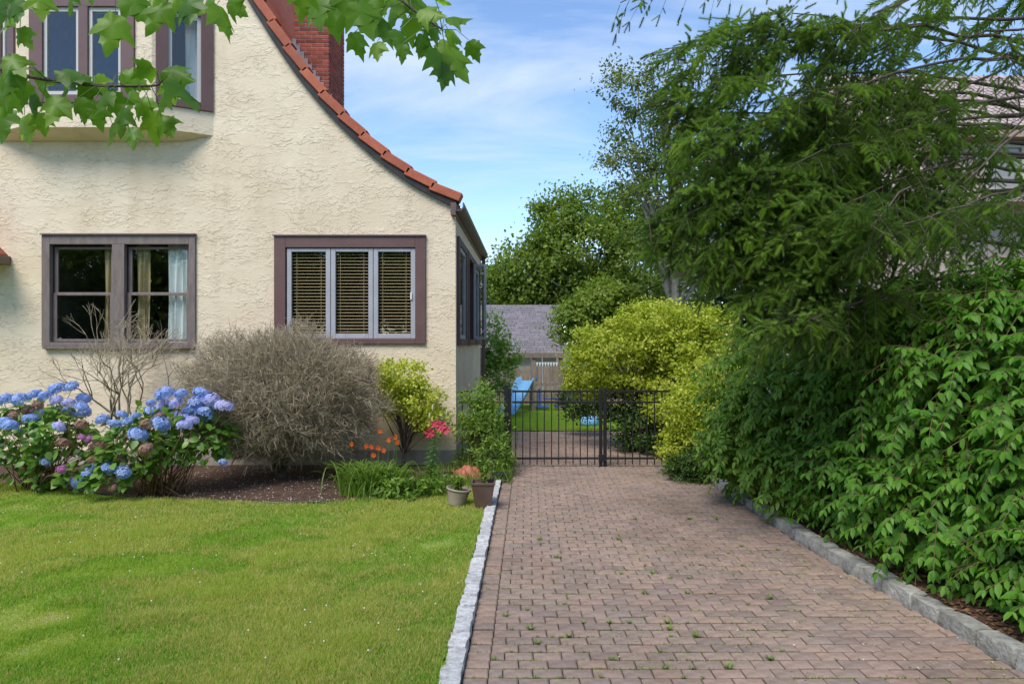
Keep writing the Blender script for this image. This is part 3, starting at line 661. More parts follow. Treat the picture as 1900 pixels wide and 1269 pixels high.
for x in (1122.5, 1266): box('stile', (gx(x) - .026, GY - .024, gz(868)), (gx(x) + .026, GY + .024, gz(720)), M_black, g2, .004)
m = MB(); m.tube([(gx(1122), GY - .03, gz(880)), (gx(1122), GY - .03, gz(842))], .009, 6); m.build('drop_rod', M_black, g2)
# ------------------------------------------------------------ back yard
sheet('back_lawn', np.linspace(-6, 8, 15), np.linspace(15.42, 23, 10), lambda x, y: .0, M_lawn)
N = 90000; x = rng.uniform(-2.2, 3.4, N); y = rng.uniform(15.42, 21.5, N); grass('back_grass', 'bright green grass beyond the driveway gate', x, y, np.zeros(N), rng.uniform(.04, .075, N), np.full(N, .012), M_grass, rng.random(N)*.6, .4)
FY = 22.0
def fx(x, Y=FY): return (x - CX)*Y/F
def fz_(y, Y=FY): return EYE - (y - CY)*Y/F
wf = thing('wooden_fence', 'grey weathered board fence behind the play set', 'fence', (0, FY, 0))
bme = MB(); bme.box((-.068, -.01, 0), (.068, .01, 1)); bme = bme.mesh('board'); bme.materials.append(M_wood)
for k in range(46): link('board', bme, None, wf, (-2.4 + k*.145, FY + random.uniform(-.004, .004), 0), None, (1, 1, fz_(684) + random.uniform(-.02, .02)))
for z in (.25, 1.0): box('fence_rail', (-2.5, FY + .012, z), (4.3, FY + .05, z + .08), M_wood, wf)
PY = 19.6; PS = F / PY
def qx(x): return (x - CX)/PS
def qz(y): return EYE - (y - CY)/PS
M_slide = pmat('blue_plastic', (.16, .40, .66), (.24, .50, .74), 3, .35); M_swing = pmat('dark_blue_plastic', (.02, .10, .40), (.035, .14, .48), 3, .35); M_white = pmat('white_plastic', (.72, .72, .70))
ps = thing('play_set', 'weathered timber play tower frame with top beam', 'play set', (qx(990), PY, 0))
for x, y in ((943, PY), (990, PY), (1040, PY), (943, PY + 1.1), (990, PY + 1.1), (1040, PY + 1.1)): box('post', (qx(x) - .055, y - .055, -.02), (qx(x) + .055, y + .055, qz(656)), M_wood, ps, .008)
for y in (PY - .075, PY + 1.18): box('beam', (qx(935), y - .03, qz(664)), (qx(1047), y + .03, qz(655)), M_wood, ps, .006)
box('platform', (qx(943), PY - .05, qz(712) - .05), (qx(990), PY + 1.15, qz(712)), M_wood, ps)
box('cross_rail', (qx(993), PY - .05, qz(716)), (qx(1038), PY - .02, qz(710)), M_wood, ps)
for k in range(9): box('panel_board', (qx(992) + k*.078, PY + 1.07, qz(712)), (qx(992) + k*.078 + .07, PY + 1.09, qz(682)), M_wood, ps)
for k in range(8):
    m = MB(); x0 = qx(994) + k*.08; m.add([(x0, PY - .04, qz(672)), (x0 + .076, PY - .04, qz(672)), (x0 + .038, PY - .04, qz(680)), (x0, PY - .034, qz(672)), (x0 + .076, PY - .034, qz(672)), (x0 + .038, PY - .034, qz(680))], [(0,1,2),(5,4,3),(0,1,4,3),(1,2,5,4),(2,0,3,5)]); m.build('pennant', M_white, ps)
# slide
sl = thing('slide', 'light blue plastic wavy slide leaning on the play tower', 'slide', (qx(960), PY - .8, 0))
path = smooth_curve([(qx(982), PY + .1, qz(706)), (qx(974), PY - .15, qz(710)), (qx(962), PY - .6, qz(730)), (qx(950), PY - 1.0, qz(748)), (qx(940), PY - 1.35, qz(768) + .1), (qx(934), PY - 1.6, .1)], 5)
m = MB(); vs = []
for i, p in enumerate(path):
    for (o, h) in ((-.25, .12), (-.22, .13), (-.20, .0), (.20, .0), (.22, .13), (.25, .12), (.22, -.03), (-.22, -.03)): vs.append((p.x + o, p.y + .0 + o*.35, p.z + h))
m.add(vs, [(8*i+k, 8*i+(k+1) % 8, 8*i+8+(k+1) % 8, 8*i+8+k) for i in range(len(path)-1) for k in range(8)] + [tuple(range(8)), tuple(range(8*len(path)-8, 8*len(path)))[::-1]]); m.build('chute', M_slide, sl, True)
# glider swing
gs = thing('glider_swing', 'dark blue plastic two-seat glider swing under the beam', 'swing', (qx(1018), PY + .2, 0))
for x in (1008, 1040):
    m = MB(); m.box((qx(x) - .16, PY + .05, qz(757)), (qx(x) + .16, PY + .4, qz(757) + .05)); m.build('seat', M_swing, gs, bevel=.015)
    m = MB(); s = -1 if x < 1020 else 1; m.box((qx(x) - .03 + s*.1, PY + .08, qz(757) + .05), (qx(x) + .03 + s*.1, PY + .38, qz(722))); m.build('seat_back', M_swing, gs, bevel=.015)
    m = MB(); m.tube([(qx(x), PY + .22, qz(757)), (qx(x) + s*.02, PY + .22, qz(664))], .008, 5); m.build('hanger', M_white, gs)
box('crossbar', (qx(1008), PY + .2, qz(742)), (qx(1040), PY + .24, qz(742) + .04), M_swing, gs, .01)
m = MB(); p = V(1095, 782, 16.2)
m.lathe([(.02, .0), (.2, .02), (.24, .1), (.2, .22), (.1, .29), (.01, .3)], (p.x - .02, 16.2, 0), 14); tag(m.build('toy_shell', M_slide, None, True), 'pale blue plastic toy shell lying on the back lawn edge', 'toy')
# neighbour's garage
GA = 27.0
def ax(x): return (x - CX)*GA/F
def az(y): return EYE - (y - CY)*GA/F
ga = thing('garage', 'neighbouring garage with grey shingled gable roof', 'garage', (ax(950), GA, 0))
box('wall', (ax(840), GA, -.06), (ax(1040), GA + 5, az(655)), pmat('beige_siding', (.42, .38, .32), (.5, .46, .4)), ga)
nr = 22; e0 = Vector((0, GA - .35, az(660))); r0 = Vector((0, GA + 2.5, az(566) + 68*2.5/F))
e0.z = az(660)*1; 
for k in range(nr):
    t0, t1 = k/nr, (k + 1.15)/nr; a = e0.lerp(r0, t0); b = e0.lerp(r0, min(t1, 1)); m = MB(); xl, xr = ax(830), ax(1046) - .0*k
    x = xl + random.uniform(-.3, 0)
    while x < xr:
        w = random.choice((.28, .33, .4)); m.add([(max(x, xl), a.y, a.z + .022), (min(x + w - .01, xr), a.y, a.z + .022), (min(x + w - .01, xr), b.y, b.z + .004), (max(x, xl), b.y, b.z + .004), (max(x, xl), a.y, a.z), (min(x + w - .01, xr), a.y, a.z)], [(0,1,2,3), (4,5,1,0)], random.random()*.98 + .01); x += w
    m.build('shingle_row', M_shingle, ga)
m = MB(); m.add([(ax(830), r0.y, r0.z + .02), (ax(1046), r0.y, r0.z + .02), (ax(1046), r0.y + 2.85, e0.z), (ax(830), r0.y + 2.85, e0.z)], [(0,1,2,3)]); m.build('roof_back', M_shingle, ga)
m = MB(); m.add([(ax(1040), GA, az(655)), (ax(1040), GA + 5, az(655)), (ax(1040), GA + 2.5, r0.z - .05)], [(0,1,2)]); m.build('gable', pmat('gable_siding', (.42, .38, .32), (.5, .46, .4)), ga)
m = MB(); vp = e0.lerp(r0, .18); m.lathe([(.09, 0), (.07, .08), (.035, .1), (.035, .32), (.001, .32)], (ax(953), vp.y, vp.z), 10); m.build('vent_pipe', M_lead, ga)
# ------------------------------------------------------------ vegetation
def ell_points(ells, N, lo=.55, hi=1.0):
    """ells: (centre, radii) list; points through the outer shells"""
    w = np.array([(e[1][0]*e[1][1]*e[1][2])**(2/3) * (e[2] if len(e) > 2 else 1) for e in ells]); idx = rng.choice(len(ells), N, p=w/w.sum())
    c = np.array([e[0] for e in ells], float)[idx]; r = np.array([e[1] for e in ells], float)[idx]
    d = rnd_dir(N); k = (lo**3 + (hi**3 - lo**3)*rng.random(N))**(1/3)
    return c + d*r*k[:, None], d
def E(x, y, Y, rx, ry, rz=None, w=1.0):
    """an ellipsoid seen at pixel (x, y), rx by ry pixels, standing at distance Y; rz metres deep"""
    s = Y / F; return (tuple(V(x, y, Y)), (rx*s, rz if rz else rx*s*.8, ry*s), w)
def clumped(ells, nc, nl, sig, lo=.5, flat=.7):
    c, d = ell_points(ells, nc, lo); i = rng.integers(0, nc, nl); off = rng.normal(size=(nl, 3)) * sig * np.array([1, 1, flat]) * (.6 + .8*rng.random(nc)[i])[:, None]
    return c[i] + off, d[i], off, rng.random(nc)[i], c
def leaf_object(name, parent, tmpl, pos, d, n, size, mat, rnd=None, kind='stuff', indiv=0):
    M_ = frames(d, n, size); r = rng.random(len(pos)) if rnd is None else np.clip(rnd, 0, .999)
    if indiv:
        px = CX + F*pos[:, 0]/pos[:, 1]; py = CY - F*(pos[:, 2] - EYE)/pos[:, 1]; vis = (px > 0) & (px < 1900) & (py > 0) & (py < 1269)
        # the ones nothing else stands in front of: nearest per 16-pixel cell, largest first
        dist = np.linalg.norm(pos - np.array([0, 0, EYE]), axis=1); cell = (px//15).astype(int)*1000 + (py//15).astype(int); order = np.argsort(dist); seen = set(); pick = []
        for q in order:
            if vis[q] and cell[q] not in seen: seen.add(cell[q]); pick.append(q)
        pick = sorted(pick, key=lambda q: -size[q]/dist[q])[:indiv]; mask = np.ones(len(pos), bool); mask[pick] = False
    else: pick = []; mask = np.ones(len(pos), bool)
    o = link(name, inst_mesh(name, tmpl[0], tmpl[1], M_[mask], pos[mask], r[mask]), mat, parent)
    if kind: o['kind'] = kind
    if pick:
        lm = trimesh('leaf', tmpl[0], tmpl[1]); lm.materials.append(mat)
        for q in pick:
            lo = link('leaf', lm, None, parent); Mx = Matrix([list(M_[q][i]) + [pos[q][i]] for i in range(3)] + [[0, 0, 0, 1]]); lo.matrix_basis = Mx
    return o
def stick_object(name, parent, P0, P1, r0, r1, mat, n=3, kind=None):
    v, f, r = sticks(P0, P1, r0, r1, n); o = link(name, trimesh(name, v, f, r), mat, parent)
    if kind: o['kind'] = kind
    return o
def limbs(parent, base, top, r, ends, mat, name='trunk', bend=.15, fork=(.35, .95), lname='limb'):
    """tapered trunk from base to top and a bent limb to every end"""
    base, top = Vector(base), Vector(top); m = MB(); P = []
    for k in range(9):
        t = k/8; P.append(base.lerp(top, t) + Vector((math.sin(t*5 + base.x), math.cos(t*4 + base.y), 0)) * bend * r * 3 * t)
    m.tube(P, [r*(1.25 if k == 0 else 1 - .8*k/8) for k in range(9)], 9); m.build(name, mat, parent, True)
    m = MB()
    for e in ends:
        e = Vector(e); t = random.uniform(*fork); a = P[int(t*8)]; c = a.lerp(e, .5) + Vector((random.gauss(0, .1), random.gauss(0, .1), random.uniform(-.05, .25))) * (e - a).length * .6
        q = [a.lerp(c, .5).lerp(a.lerp(c, .5), .5) if False else a*(1-s)**2 + c*2*s*(1-s) + e*s*s for s in (0, .2, .4, .6, .8, 1)]
        rr = r*(1 - .8*t)*.6; m.tube(q, [rr*(1 - .85*s) for s in (0, .2, .4, .6, .8, 1)], 5)
    if ends: m.build(lname, mat, parent, True)
def broadleaf(name, label, cat, base, top, r, ells, nc, nl, sig, size, mat, bark, nlimb=26, tmpl=DIA, group=None, rise=.35, lo=.45):
    t = thing(name, label, cat, base, group)
    pos, d, off, cr, cen = clumped(ells, nc, nl, sig, lo)
    n = unit(d*.5 + unit(off)*.45 + np.array([0, 0, rise]) + rng.normal(size=pos.shape)*.45); dr = rnd_dir(nl) + d*.4 - np.array([0, 0, .25])
    leaf_object('crown', t, tmpl, pos, dr, n, size*(.65 + .7*rng.random(nl)), mat, cr*.6 + rng.random(nl)*.4)
    limbs(t, base, top, r, [cen[i] for i in rng.choice(len(cen), min(nlimb, len(cen)), replace=False)], bark)
    return t
G_oak = leafmat('oak_leaf', [(.10, .16, .02), (.17, .24, .03), (.25, .31, .045)], .4)
G_birch = leafmat('birch_leaf', [(.075, .115, .025), (.12, .17, .035), (.19, .22, .05)], .3)
G_far = leafmat('far_leaf', [(.045, .085, .03), (.075, .125, .045)], .25)
G_bright = leafmat('bright_leaf', [(.10, .19, .03), (.17, .28, .045), (.25, .36, .08)], .4)
G_gold = leafmat('gold_leaf', [(.24, .31, .025), (.43, .48, .04), (.62, .62, .12), (.32, .38, .035)], .4)
G_dark = leafmat('dark_leaf', [(.025, .06, .01), (.05, .10, .015), (.085, .15, .025)], .3)
G_shrub = leafmat('shrub_leaf', [(.05, .15, .014), (.085, .22, .02), (.14, .30, .035)], .38, .45, .25)
G_maple = leafmat('maple_leaf', [(.08, .18, .02), (.14, .27, .025), (.22, .36, .035)], .55, .4, .35)
G_hyd = leafmat('hydrangea_leaf', [(.07, .17, .02), (.12, .25, .03), (.20, .34, .05)], .3, .4, .45)
G_weed = leafmat('weed_leaf', [(.10, .19, .025), (.17, .28, .04), (.24, .34, .06)], .4)
G_spruce = leafmat('spruce_needles', [(.075, .105, .035), (.085, .15, .035), (.125, .21, .04), (.24, .36, .07)], .4, .5, .2)
# --- trees behind
broadleaf('oak_tree', 'rounded green tree rising behind the garage roof', 'tree', (4.2, 34, -.06), (3.8, 34, 6), .3,
    [E(1085, 470, 34, 105, 100), E(985, 505, 34, 72, 62), E(1050, 395, 34.5, 58, 52), E(1120, 540, 34, 75, 55), E(930, 530, 34.5, 40, 42), E(1165, 410, 35, 60, 70), E(1190, 560, 34, 70, 60), E(1020, 545, 34.5, 60, 35)], 460, 44000, .34, .20, G_oak, M_bark_grey, 70)
broadleaf('small_tree', 'small dense green tree in front of the right end of the garage', 'tree', (3.0, 24, -.06), (3.0, 24, 2), .12, [E(1095, 585, 24, 55, 45), E(1060, 605, 23.8, 32, 38), E(1130, 560, 24, 50, 40)], 150, 11000, .2, .14, G_oak, M_bark_grey, 30)
broadleaf('birch_tree', 'tall sparse tree with grey limbs behind the spruce', 'tree', (5.6, 23, -.06), (5.2, 23, 11), .2,
    [E(1170, 160, 22.5, 60, 60), E(1200, 250, 22.5, 85, 70), E(1170, 310, 22.5, 65, 55), E(1240, 370, 22.5, 80, 80), E(1250, 490, 22.5, 75, 80), E(1300, 200, 23, 90, 110), E(1400, 350, 23, 110, 140)], 300, 20000, .22, .12, G_birch, M_bark_grey, 70)
broadleaf('distant_tree', 'bluish green distant tree seen past the house corner', 'tree', (-1.8, 40, -.06), (-1.8, 40, 4), .25, [E(905, 530, 40, 45, 50), E(870, 560, 40, 50, 50), E(940, 560, 40, 40, 40)], 160, 12000, .35, .22, G_far, M_bark, 14)
for (x, Y, h, w_, lab) in ((1300, 38, 470, 130, 'far leafy tree behind the sparse grey-limbed tree'), (1480, 36, 440, 150, 'far leafy tree behind the thick of the spruce'), (1680, 40, 470, 150, 'far leafy tree behind the near end of the pinkish house'), (1880, 38, 450, 160, 'far leafy tree behind the dormer of the pinkish house'), (760, 45, 520, 120, 'far leafy tree behind the stucco house')):
    b = V(x, 634, Y); broadleaf('distant_tree', lab, 'tree', (b.x, Y, -.06), (b.x, Y, 4), .3, [E(x, h + 80, Y, w_, 100), E(x - 50, h + 130, Y, w_*.7, 60), E(x + 50, h + 140, Y, w_*.7, 60)], 150, 9000, .5, .32, G_far, M_bark, 12, group='far row of trees')
# street trees behind the viewpoint (the windows mirror them)
for (x, y) in ((-25, -10), (-18, -9), (-12, -11), (-7, -10), (0, -13), (7, -12)):
    broadleaf('street_tree', 'leafy street tree across the road, mirrored in the house windows', 'tree', (x, y, -.06), (x, y, 6), .3, [((x, y, 5.4), (3.6, 3, 3)), ((x + 1.5, y, 3.2), (3.4, 2.4, 2.6)), ((x - 2, y, 2.6), (2.6, 2, 2.4))], 200, 12000, .5, .35, G_oak, M_bark, 12, group='street trees across the road')
# young bright tree left of the play set
broadleaf('young_tree', 'light green young tree beside the slide', 'tree', (-1.0, 17.8, -.06), (-.8, 17.8, 2.4), .05, [E(915, 640, 17.5, 30, 55), E(925, 690, 17.5, 32, 45), E(945, 655, 17.8, 22, 25), E(905, 600, 17.5, 16, 30)], 130, 2600, .10, .10, G_bright, M_bark, 22, LEAF)
# --- golden hedge on the right of the gate
broadleaf('golden_shrub', 'large yellow green shrub overhanging the right gate leaf', 'shrub', (2.6, 12.6, .0), (2.5, 12.6, 1.6), .07,
    [E(1150, 660, 12.6, 105, 70), E(1240, 625, 12.2, 100, 65), E(1100, 690, 12.8, 60, 45), E(1310, 640, 11.8, 90, 70), E(1270, 720, 11.8, 90, 70), E(1200, 600, 12.6, 60, 40)], 620, 46000, .085, .06, G_gold, M_bark, 50)
broadleaf('golden_shrub', 'low yellow green shrub spilling over the driveway in front of the gate', 'shrub', (3.2, 10.6, .06), (3.0, 10.6, .8), .04,
    [E(1295, 775, 10.4, 62, 65), E(1340, 720, 10.4, 70, 70), E(1270, 830, 10.3, 45, 45), E(1330, 840, 10.3, 60, 60)], 320, 22000, .07, .052, G_gold, M_bark, 30)
broadleaf('boxwood', 'small dark green shrub rounding onto the bricks below the yellow shrub', 'shrub', (2.85, 9.95, .0), (2.85, 9.95, .3), .03, [E(1285, 870, 9.9, 48, 36), E(1320, 850, 9.9, 45, 45)], 160, 9000, .05, .04, G_dark, M_bark, 14)
broadleaf('undergrowth_shrub', 'dark green leafy shrub behind the bars of the right gate leaf', 'shrub', (2.4, 12.6, 0), (2.4, 12.6, .6), .03, [E(1200, 790, 12.4, 60, 55), E(1150, 745, 12.9, 50, 40), E(1240, 820, 12, 40, 40), E(1080, 740, 14.5, 40, 35)], 200, 9000, .09, .075, G_dark, M_bark, 20, LEAF)
# --- big leafy shrub over the right kerb
def arching_shrub(name, label, base, ells, ntw, leaf, mat, indiv, tw_len=.42, parts=True):
    t = thing(name, label, 'shrub', base)
    c, d = ell_points(ells, ntw, .62, 1.0); dirs = unit(d*np.array([1, 1, .35]) + rng.normal(size=c.shape)*.45 - np.array([0, 0, .25])); L = tw_len*(.5 + .9*rng.random(ntw))
    pos = []; dd = []; nn = []; sz = []; rv = []; P0 = []; P1 = []
    for i in range(ntw):
        p = c[i] - dirs[i]*L[i]*.4; dv = dirs[i].copy(); k = 6; tone = rng.random(); side = unit(np.cross(dv, [0, 0, 1.])[None])[0]
        for s in range(k):
            q = p + dv*L[i]/k; P0.append(p); P1.append(q)
            for sg in (-1, 1):
                out = side*sg*.9 + dv*.55 - np.array([0, 0, .55]) + rng.normal(size=3)*.22
                pos.append(q); dd.append(out); nn.append(np.array([0, -.12, .8]) + d[i]*.55 + rng.normal(size=3)*.25); sz.append(leaf*(.6 + .6*rng.random())*(1 - .05*s)); rv.append(tone*.6 + rng.random()*.4)
            p = q; dv = unit((dv + np.array([0, 0, -.11]))[None])[0]
        pos.append(p); dd.append(dv); nn.append(np.array([0, 0, 1.]) + d[i]*.4); sz.append(leaf*.8); rv.append(tone*.6 + .39)
    ok = np.array(pos)[:, 2] > .03
    leaf_object('foliage', t, LEAF, np.array(pos)[ok], np.array(dd)[ok], np.array(nn)[ok], np.array(sz)[ok], mat, np.array(rv)[ok], indiv=indiv)
    stick_object('twigs', t, P0, P1, .0035, .003, M_stem, 3, 'stuff')
    cen, _ = ell_points(ells, 34, .3, .95)
    limbs(t, base, (base[0], base[1], base[2] + 1.2), .045, list(cen), M_stem, 'stem', .3, (.05, .5), 'branch')
    return t
arching_shrub('arching_shrub', 'big dark green shrub with long pointed leaves drooping over the right kerb', (4.3, 5.6, .09),
    [((4.35, 4.7, 1.15), (.98, .9, 1.05)), ((4.25, 5.6, 1.5), (1.1, .9, 1.15)), ((4.1, 6.6, 1.5), (1.1, .9, 1.2)), ((4.9, 5.4, 2.1), (1.2, 1.2, .85)), ((4.3, 6.8, 2.0), (1.0, .9, .8)), ((3.75, 5.3, .75), (.55, .7, .5)), ((5.2, 4.4, 1.3), (.9, .8, 1.1)), ((3.75, 4.55, .5), (.5, .55, .42), 1.3), ((3.5, 5.6, .6), (.5, .7, .48), 1.3), ((3.35, 6.7, .65), (.5, .7, .5), 1.3)], 3800, .115, G_shrub, 290)
arching_shrub('arching_shrub', 'lighter leafy shrub leaning over the driveway between the spruce and the yellow shrub', (3.7, 8.3, .08),
    [((3.6, 7.9, 1.35), (1.0, .9, 1.15)), ((3.4, 8.7, 1.4), (.95, .8, 1.0)), ((2.95, 8.2, .95), (.5, .6, .6)), ((3.9, 7.3, 1.7), (1.0, .8, .95)), ((4.6, 8.6, 1.7), (1.2, 1.0, 1.1)), ((3.2, 7.6, .6), (.5, .6, .5), 1.3), ((2.75, 8.3, .75), (.4, .45, .5), 1.5)], 2000, .115, leafmat('shrub_leaf_light', [(.09, .20, .022), (.15, .28, .035), (.23, .37, .055)], .4, .45, .25), 200, .36)
# --- spruce
def spruce_sprig():
    v = []; f = []; n = 54
    for k in range(n):
        t = .04 + .96*k/n; a = k*2.4; o = np.array([math.cos(a), 0, math.sin(a)]); base = np.array([0, t*.92, 0]); tip = base + o*.20*(1 - .3*t) + np.array([0, .13, 0]); s = np.cross(o, [0, 1, 0])*.030
        b = len(v); v += [base - s, base + s, tip]; f.append((b, b+1, b+2))
    b = len(v); v += [np.array(q) for q in ((-.012, 0, 0), (.012, 0, 0), (0, 1, .0), (0, 0, .014))]; f += [(b, b+1, b+2), (b+1, b+3, b+2), (b+3, b, b+2)]
    return np.array(v), np.array(f)
SPR = spruce_sprig()
sp = thing('spruce_tree', 'large drooping spruce reaching over the driveway from the right', 'tree', (6.6, 8.0, -.02))
m = MB(); m.tube([(6.6, 8.0, -.05), (6.6, 8.0, .3), (6.62, 8.0, 3), (6.6, 8.0, 6), (6.58, 8.0, 10), (6.6, 8, 12.5)], [.34, .27, .24, .18, .09, .02], 10); m.build('trunk', M_bark, sp, True)
tips = [(1150, 10, 7.4, .5), (1235, 95, 7.0, .7), (1240, 205, 6.6, .9), (1255, 300, 6.4, 1), (1205, 415, 6.3, 1), (1270, 400, 6.1, 1), (1310, 500, 6.1, 1), (1390, 560, 6.1, 1), (1440, 600, 5.7, .8), (1500, 590, 5.6, .7), (1330, 150, 6.2, 1), (1350, 250, 6.0, 1), (1400, 330, 5.9, 1), (1290, 350, 6.6, 1),
        (1420, 430, 5.9, 1), (1470, 500, 6.0, 1), (1380, 70, 6.6, .9), (1480, 30, 6.6, .8), (1440, 180, 6.2, 1), (1500, 290, 6.2, 1), (1530, 400, 6.0, 1), (1590, 460, 5.5, .9), (1620, 420, 5.3, .9), (1720, 400, 5.0, .8), (1560, 200, 6.6, .5), (1640, 240, 6.8, .3), (1700, 110, 7.0, .25), (1780, 345, 5.4, .3), (1850, 270, 5.6, .2), (1830, 110, 6.2, .25), (1880, 60, 6.0, .6), (1330, 450, 6.7, 1), (1420, 260, 6.9, 1), (1480, 400, 6.8, 1), (1400, 480, 6.9, 1), (1580, 60, 6.4, .6), (1880, 380, 5.0, .5)]
sP = []; sD = []; sN = []; sS = []; sR = []; tw0 = []; tw1 = []; tr = []
for (x, y, Y, dens) in tips:
    tip = np.array(V(x, y, Y)); a = np.array([6.6, 8.0, tip[2] + random.uniform(-.1, 1.5)]); c = (a + tip)/2 + np.array([random.gauss(0, .3), random.gauss(0, .5), random.uniform(.0, .9)])
    bez = lambda s: a*(1-s)**2 + c*2*s*(1-s) + tip*s*s
    limb_m = MB(); limb_m.tube([bez(s) + rng.normal(size=3)*.02 for s in np.linspace(0, 1, 12)], [.022*(1 - .9*s) + .003 for s in np.linspace(0, 1, 12)], 6); limb_m.build('branch', M_bark, sp, True)
    Lb = np.linalg.norm(tip - a); bd = unit((tip - c)[None])[0]
    ns = int(40*dens*(.62 if x >= 1600 else 1))
    for k in range(ns):
        s = 1 - (k/ns)**1.1*(.54 if x < 1560 else .58); p = bez(s); dirb = unit((2*(1-s)*(c - a) + 2*s*(tip - c))[None])[0]; side = unit(np.cross(dirb, [0, 0, 1.])[None])[0] * (1 if k % 2 else -1)
        L2 = (.18 + .62*(1 - s)**.6 + .15*random.random()); hang = random.random() < .45
        d2 = dirb*.55 + side*(.35 if hang else .85) + np.array([0, 0, -1.0 if hang else -.15]) + rng.normal(size=3)*.15; d2 = unit(d2[None])[0]; q = p.copy(); nst = max(3, int(L2/.065)); tone = random.random()*.35 + (.5 if s > .75 and random.random() < .55 else 0)
        for i in range(nst):
            q2 = q + d2*L2/nst; tw0.append(q); tw1.append(q2); tr.append(.0045*(1 - .6*i/nst))
            s2 = unit(np.cross(d2, [0.05, 0, 1.])[None])[0]
            for sg in (-1, 1):
                if random.random() < .10 + .5*(dens < .6): continue
                sP.append(q2); sD.append(d2*.8 + s2*sg*.75 + np.array([0, 0, -.22]) + rng.normal(size=3)*.15); sN.append(rnd_dir(1)[0]); sS.append((.08 + .06*random.random())*(1.15 - .35*i/nst)); sR.append(tone + .12*random.random())
            q = q2; d2 = unit((d2 + np.array([0, 0, -.10]))[None])[0]
        sP.append(q); sD.append(d2); sN.append(rnd_dir(1)[0]); sS.append(.14); sR.append(tone + .14)
fans = [E(1330, 130, 6.5, 90, 90), E(1400, 260, 6.3, 150, 110), E(1330, 380, 6.3, 110, 90), E(1430, 420, 6.2, 130, 110), E(1480, 530, 6.0, 80, 55), E(1380, 520, 6.2, 80, 60), E(1500, 330, 6.6, 90, 120), E(1430, 80, 6.8, 100, 70), E(1620, 420, 5.6, 100, 45), E(1560, 480, 6.4, 80, 70), E(1560, 150, 6.8, 70, 120, None, .6), E(1260, 200, 6.6, 50, 60, None, .7), E(1240, 420, 6.4, 45, 30, None, .7), E(1460, 600, 5.7, 50, 30, None, .6)]
fc, fd = ell_points(fans, 215, .5, 1.0)
for k in range(len(fc)):
    p = fc[k]; main = unit((np.array([-.75, -.3, -.25]) + fd[k]*.45 + rng.normal(size=3)*.25)[None])[0]; L = .35 + .45*random.random(); nst = int(L/.055); q = p - main*L*.5; tone = random.random()*.45 + (.4 if random.random() < .22 else 0)
    for i in range(nst):
        q2 = q + main*L/nst; tw0.append(q); tw1.append(q2); tr.append(.005*(1 - .6*i/nst)); s2 = unit(np.cross(main, [0.05, 0, 1.])[None])[0]
        for sg in (-1, 1):
            ll = (nst - i)/nst*.22 + .10; dd_ = unit((main*.75 + s2*sg*.8 + np.array([0, 0, -.3]) + rng.normal(size=3)*.38)[None])[0]; n2 = max(1, int(ll/.075)); e = q2.copy()
            for w_ in range(n2):
                sP.append(e); sD.append(dd_ + rng.normal(size=3)*.35); sN.append(rnd_dir(1)[0]); sS.append(.085 + .06*random.random()); sR.append(tone + .25*random.random()); e = e + dd_*.075 + rng.normal(size=3)*.02
        q = q2; main = unit((main + np.array([0, 0, -.07]))[None])[0]
    sP.append(q); sD.append(main); sN.append(rnd_dir(1)[0]); sS.append(.16); sR.append(tone + .14)
leaf_object('needles', sp, SPR, np.array(sP), np.array(sD), np.array(sN), np.array(sS), G_spruce, np.array(sR))
stick_object('twigs', sp, tw0, tw1, np.array(tr), np.array(tr)*.8, M_bark, 3, 'stuff')
# upper crown of the spruce, out of frame: fewer, longer boughs
uP = []; uD = []
for k in range(170):
    z = 6.5 + 5.8*random.random(); a = random.uniform(0, 6.28); L = (12.8 - z)*.42*random.uniform(.3, 1)
    for i in range(5): uP.append((6.6 + math.cos(a)*L*(.4 + .15*i), 8 + math.sin(a)*L*(.4 + .15*i), z - L*.15 - .02*i)); uD.append((math.cos(a) + random.gauss(0, .5), math.sin(a) + random.gauss(0, .5), -.5))
leaf_object('upper_needles', sp, SPR, np.array(uP), np.array(uD), rnd_dir(len(uP)), np.full(len(uP), .45), G_spruce, rng.random(len(uP))*.5)
# --- maple branches hanging in from the left
def maple_leaf():
    half = [(.02, -.01), (.14, -.05), (.27, .0), (.31, .08), (.46, .14), (.42, .24), (.52, .38), (.60, .56), (.45, .52), (.36, .50), (.27, .52), (.25, .62), (.27, .73), (.16, .76), (.10, .88)]
    pts = half + [(0, 1.05)] + [(-a, b) for a, b in half[::-1]]
    bm = bmesh.new(); vv = [bm.verts.new((a, b, 0)) for a, b in pts]; c = bm.verts.new((0, .30, 0)); c2 = bm.verts.new((0, .62, 0)); n = len(vv); ti = len(half)
    for i in range(n):
        j_ = (i + 1) % n; hub = c2 if 9 <= i < n - 10 else c
        bm.faces.new((vv[i], vv[j_], hub))
    bm.faces.new((vv[9], c2, c)); bm.faces.new((c, c2, vv[n - 10]))
    bm.normal_update()
    for f in bm.faces:
        if f.normal.z < 0: f.normal_flip()
    bm.verts.index_update()
    v = [(q.co.x, q.co.y, -.30*q.co.x**2 - .14*q.co.y**2 + (.05 if q in (c, c2) else 0) + .03*math.sin(q.co.x*11 + q.co.y*7)) for q in bm.verts]; f = [tuple(w.index for w in q.verts) for q in bm.faces]; bm.free()
    return np.array(v), np.array(f)
ML = maple_leaf(); mlms = []
for q in range(5):
    vv = ML[0].copy(); k1, k2, k3 = .15 + .35*random.random(), random.uniform(-.2, .25), random.uniform(-.3, .3)
    vv[:, 2] = vv[:, 2]*.6 - k1*np.abs(vv[:, 0])**1.3 + k2*(vv[:, 1] - .4)**2*np.sign(vv[:, 1] - .4) + k3*vv[:, 0]*vv[:, 1] + .03*np.sin(vv[:, 0]*14 + q) ; vv[:, 0] *= random.uniform(.72, .98)
    mm = trimesh('leaf', vv, ML[1]); mm.materials.append(G_maple); mlms.append(mm)
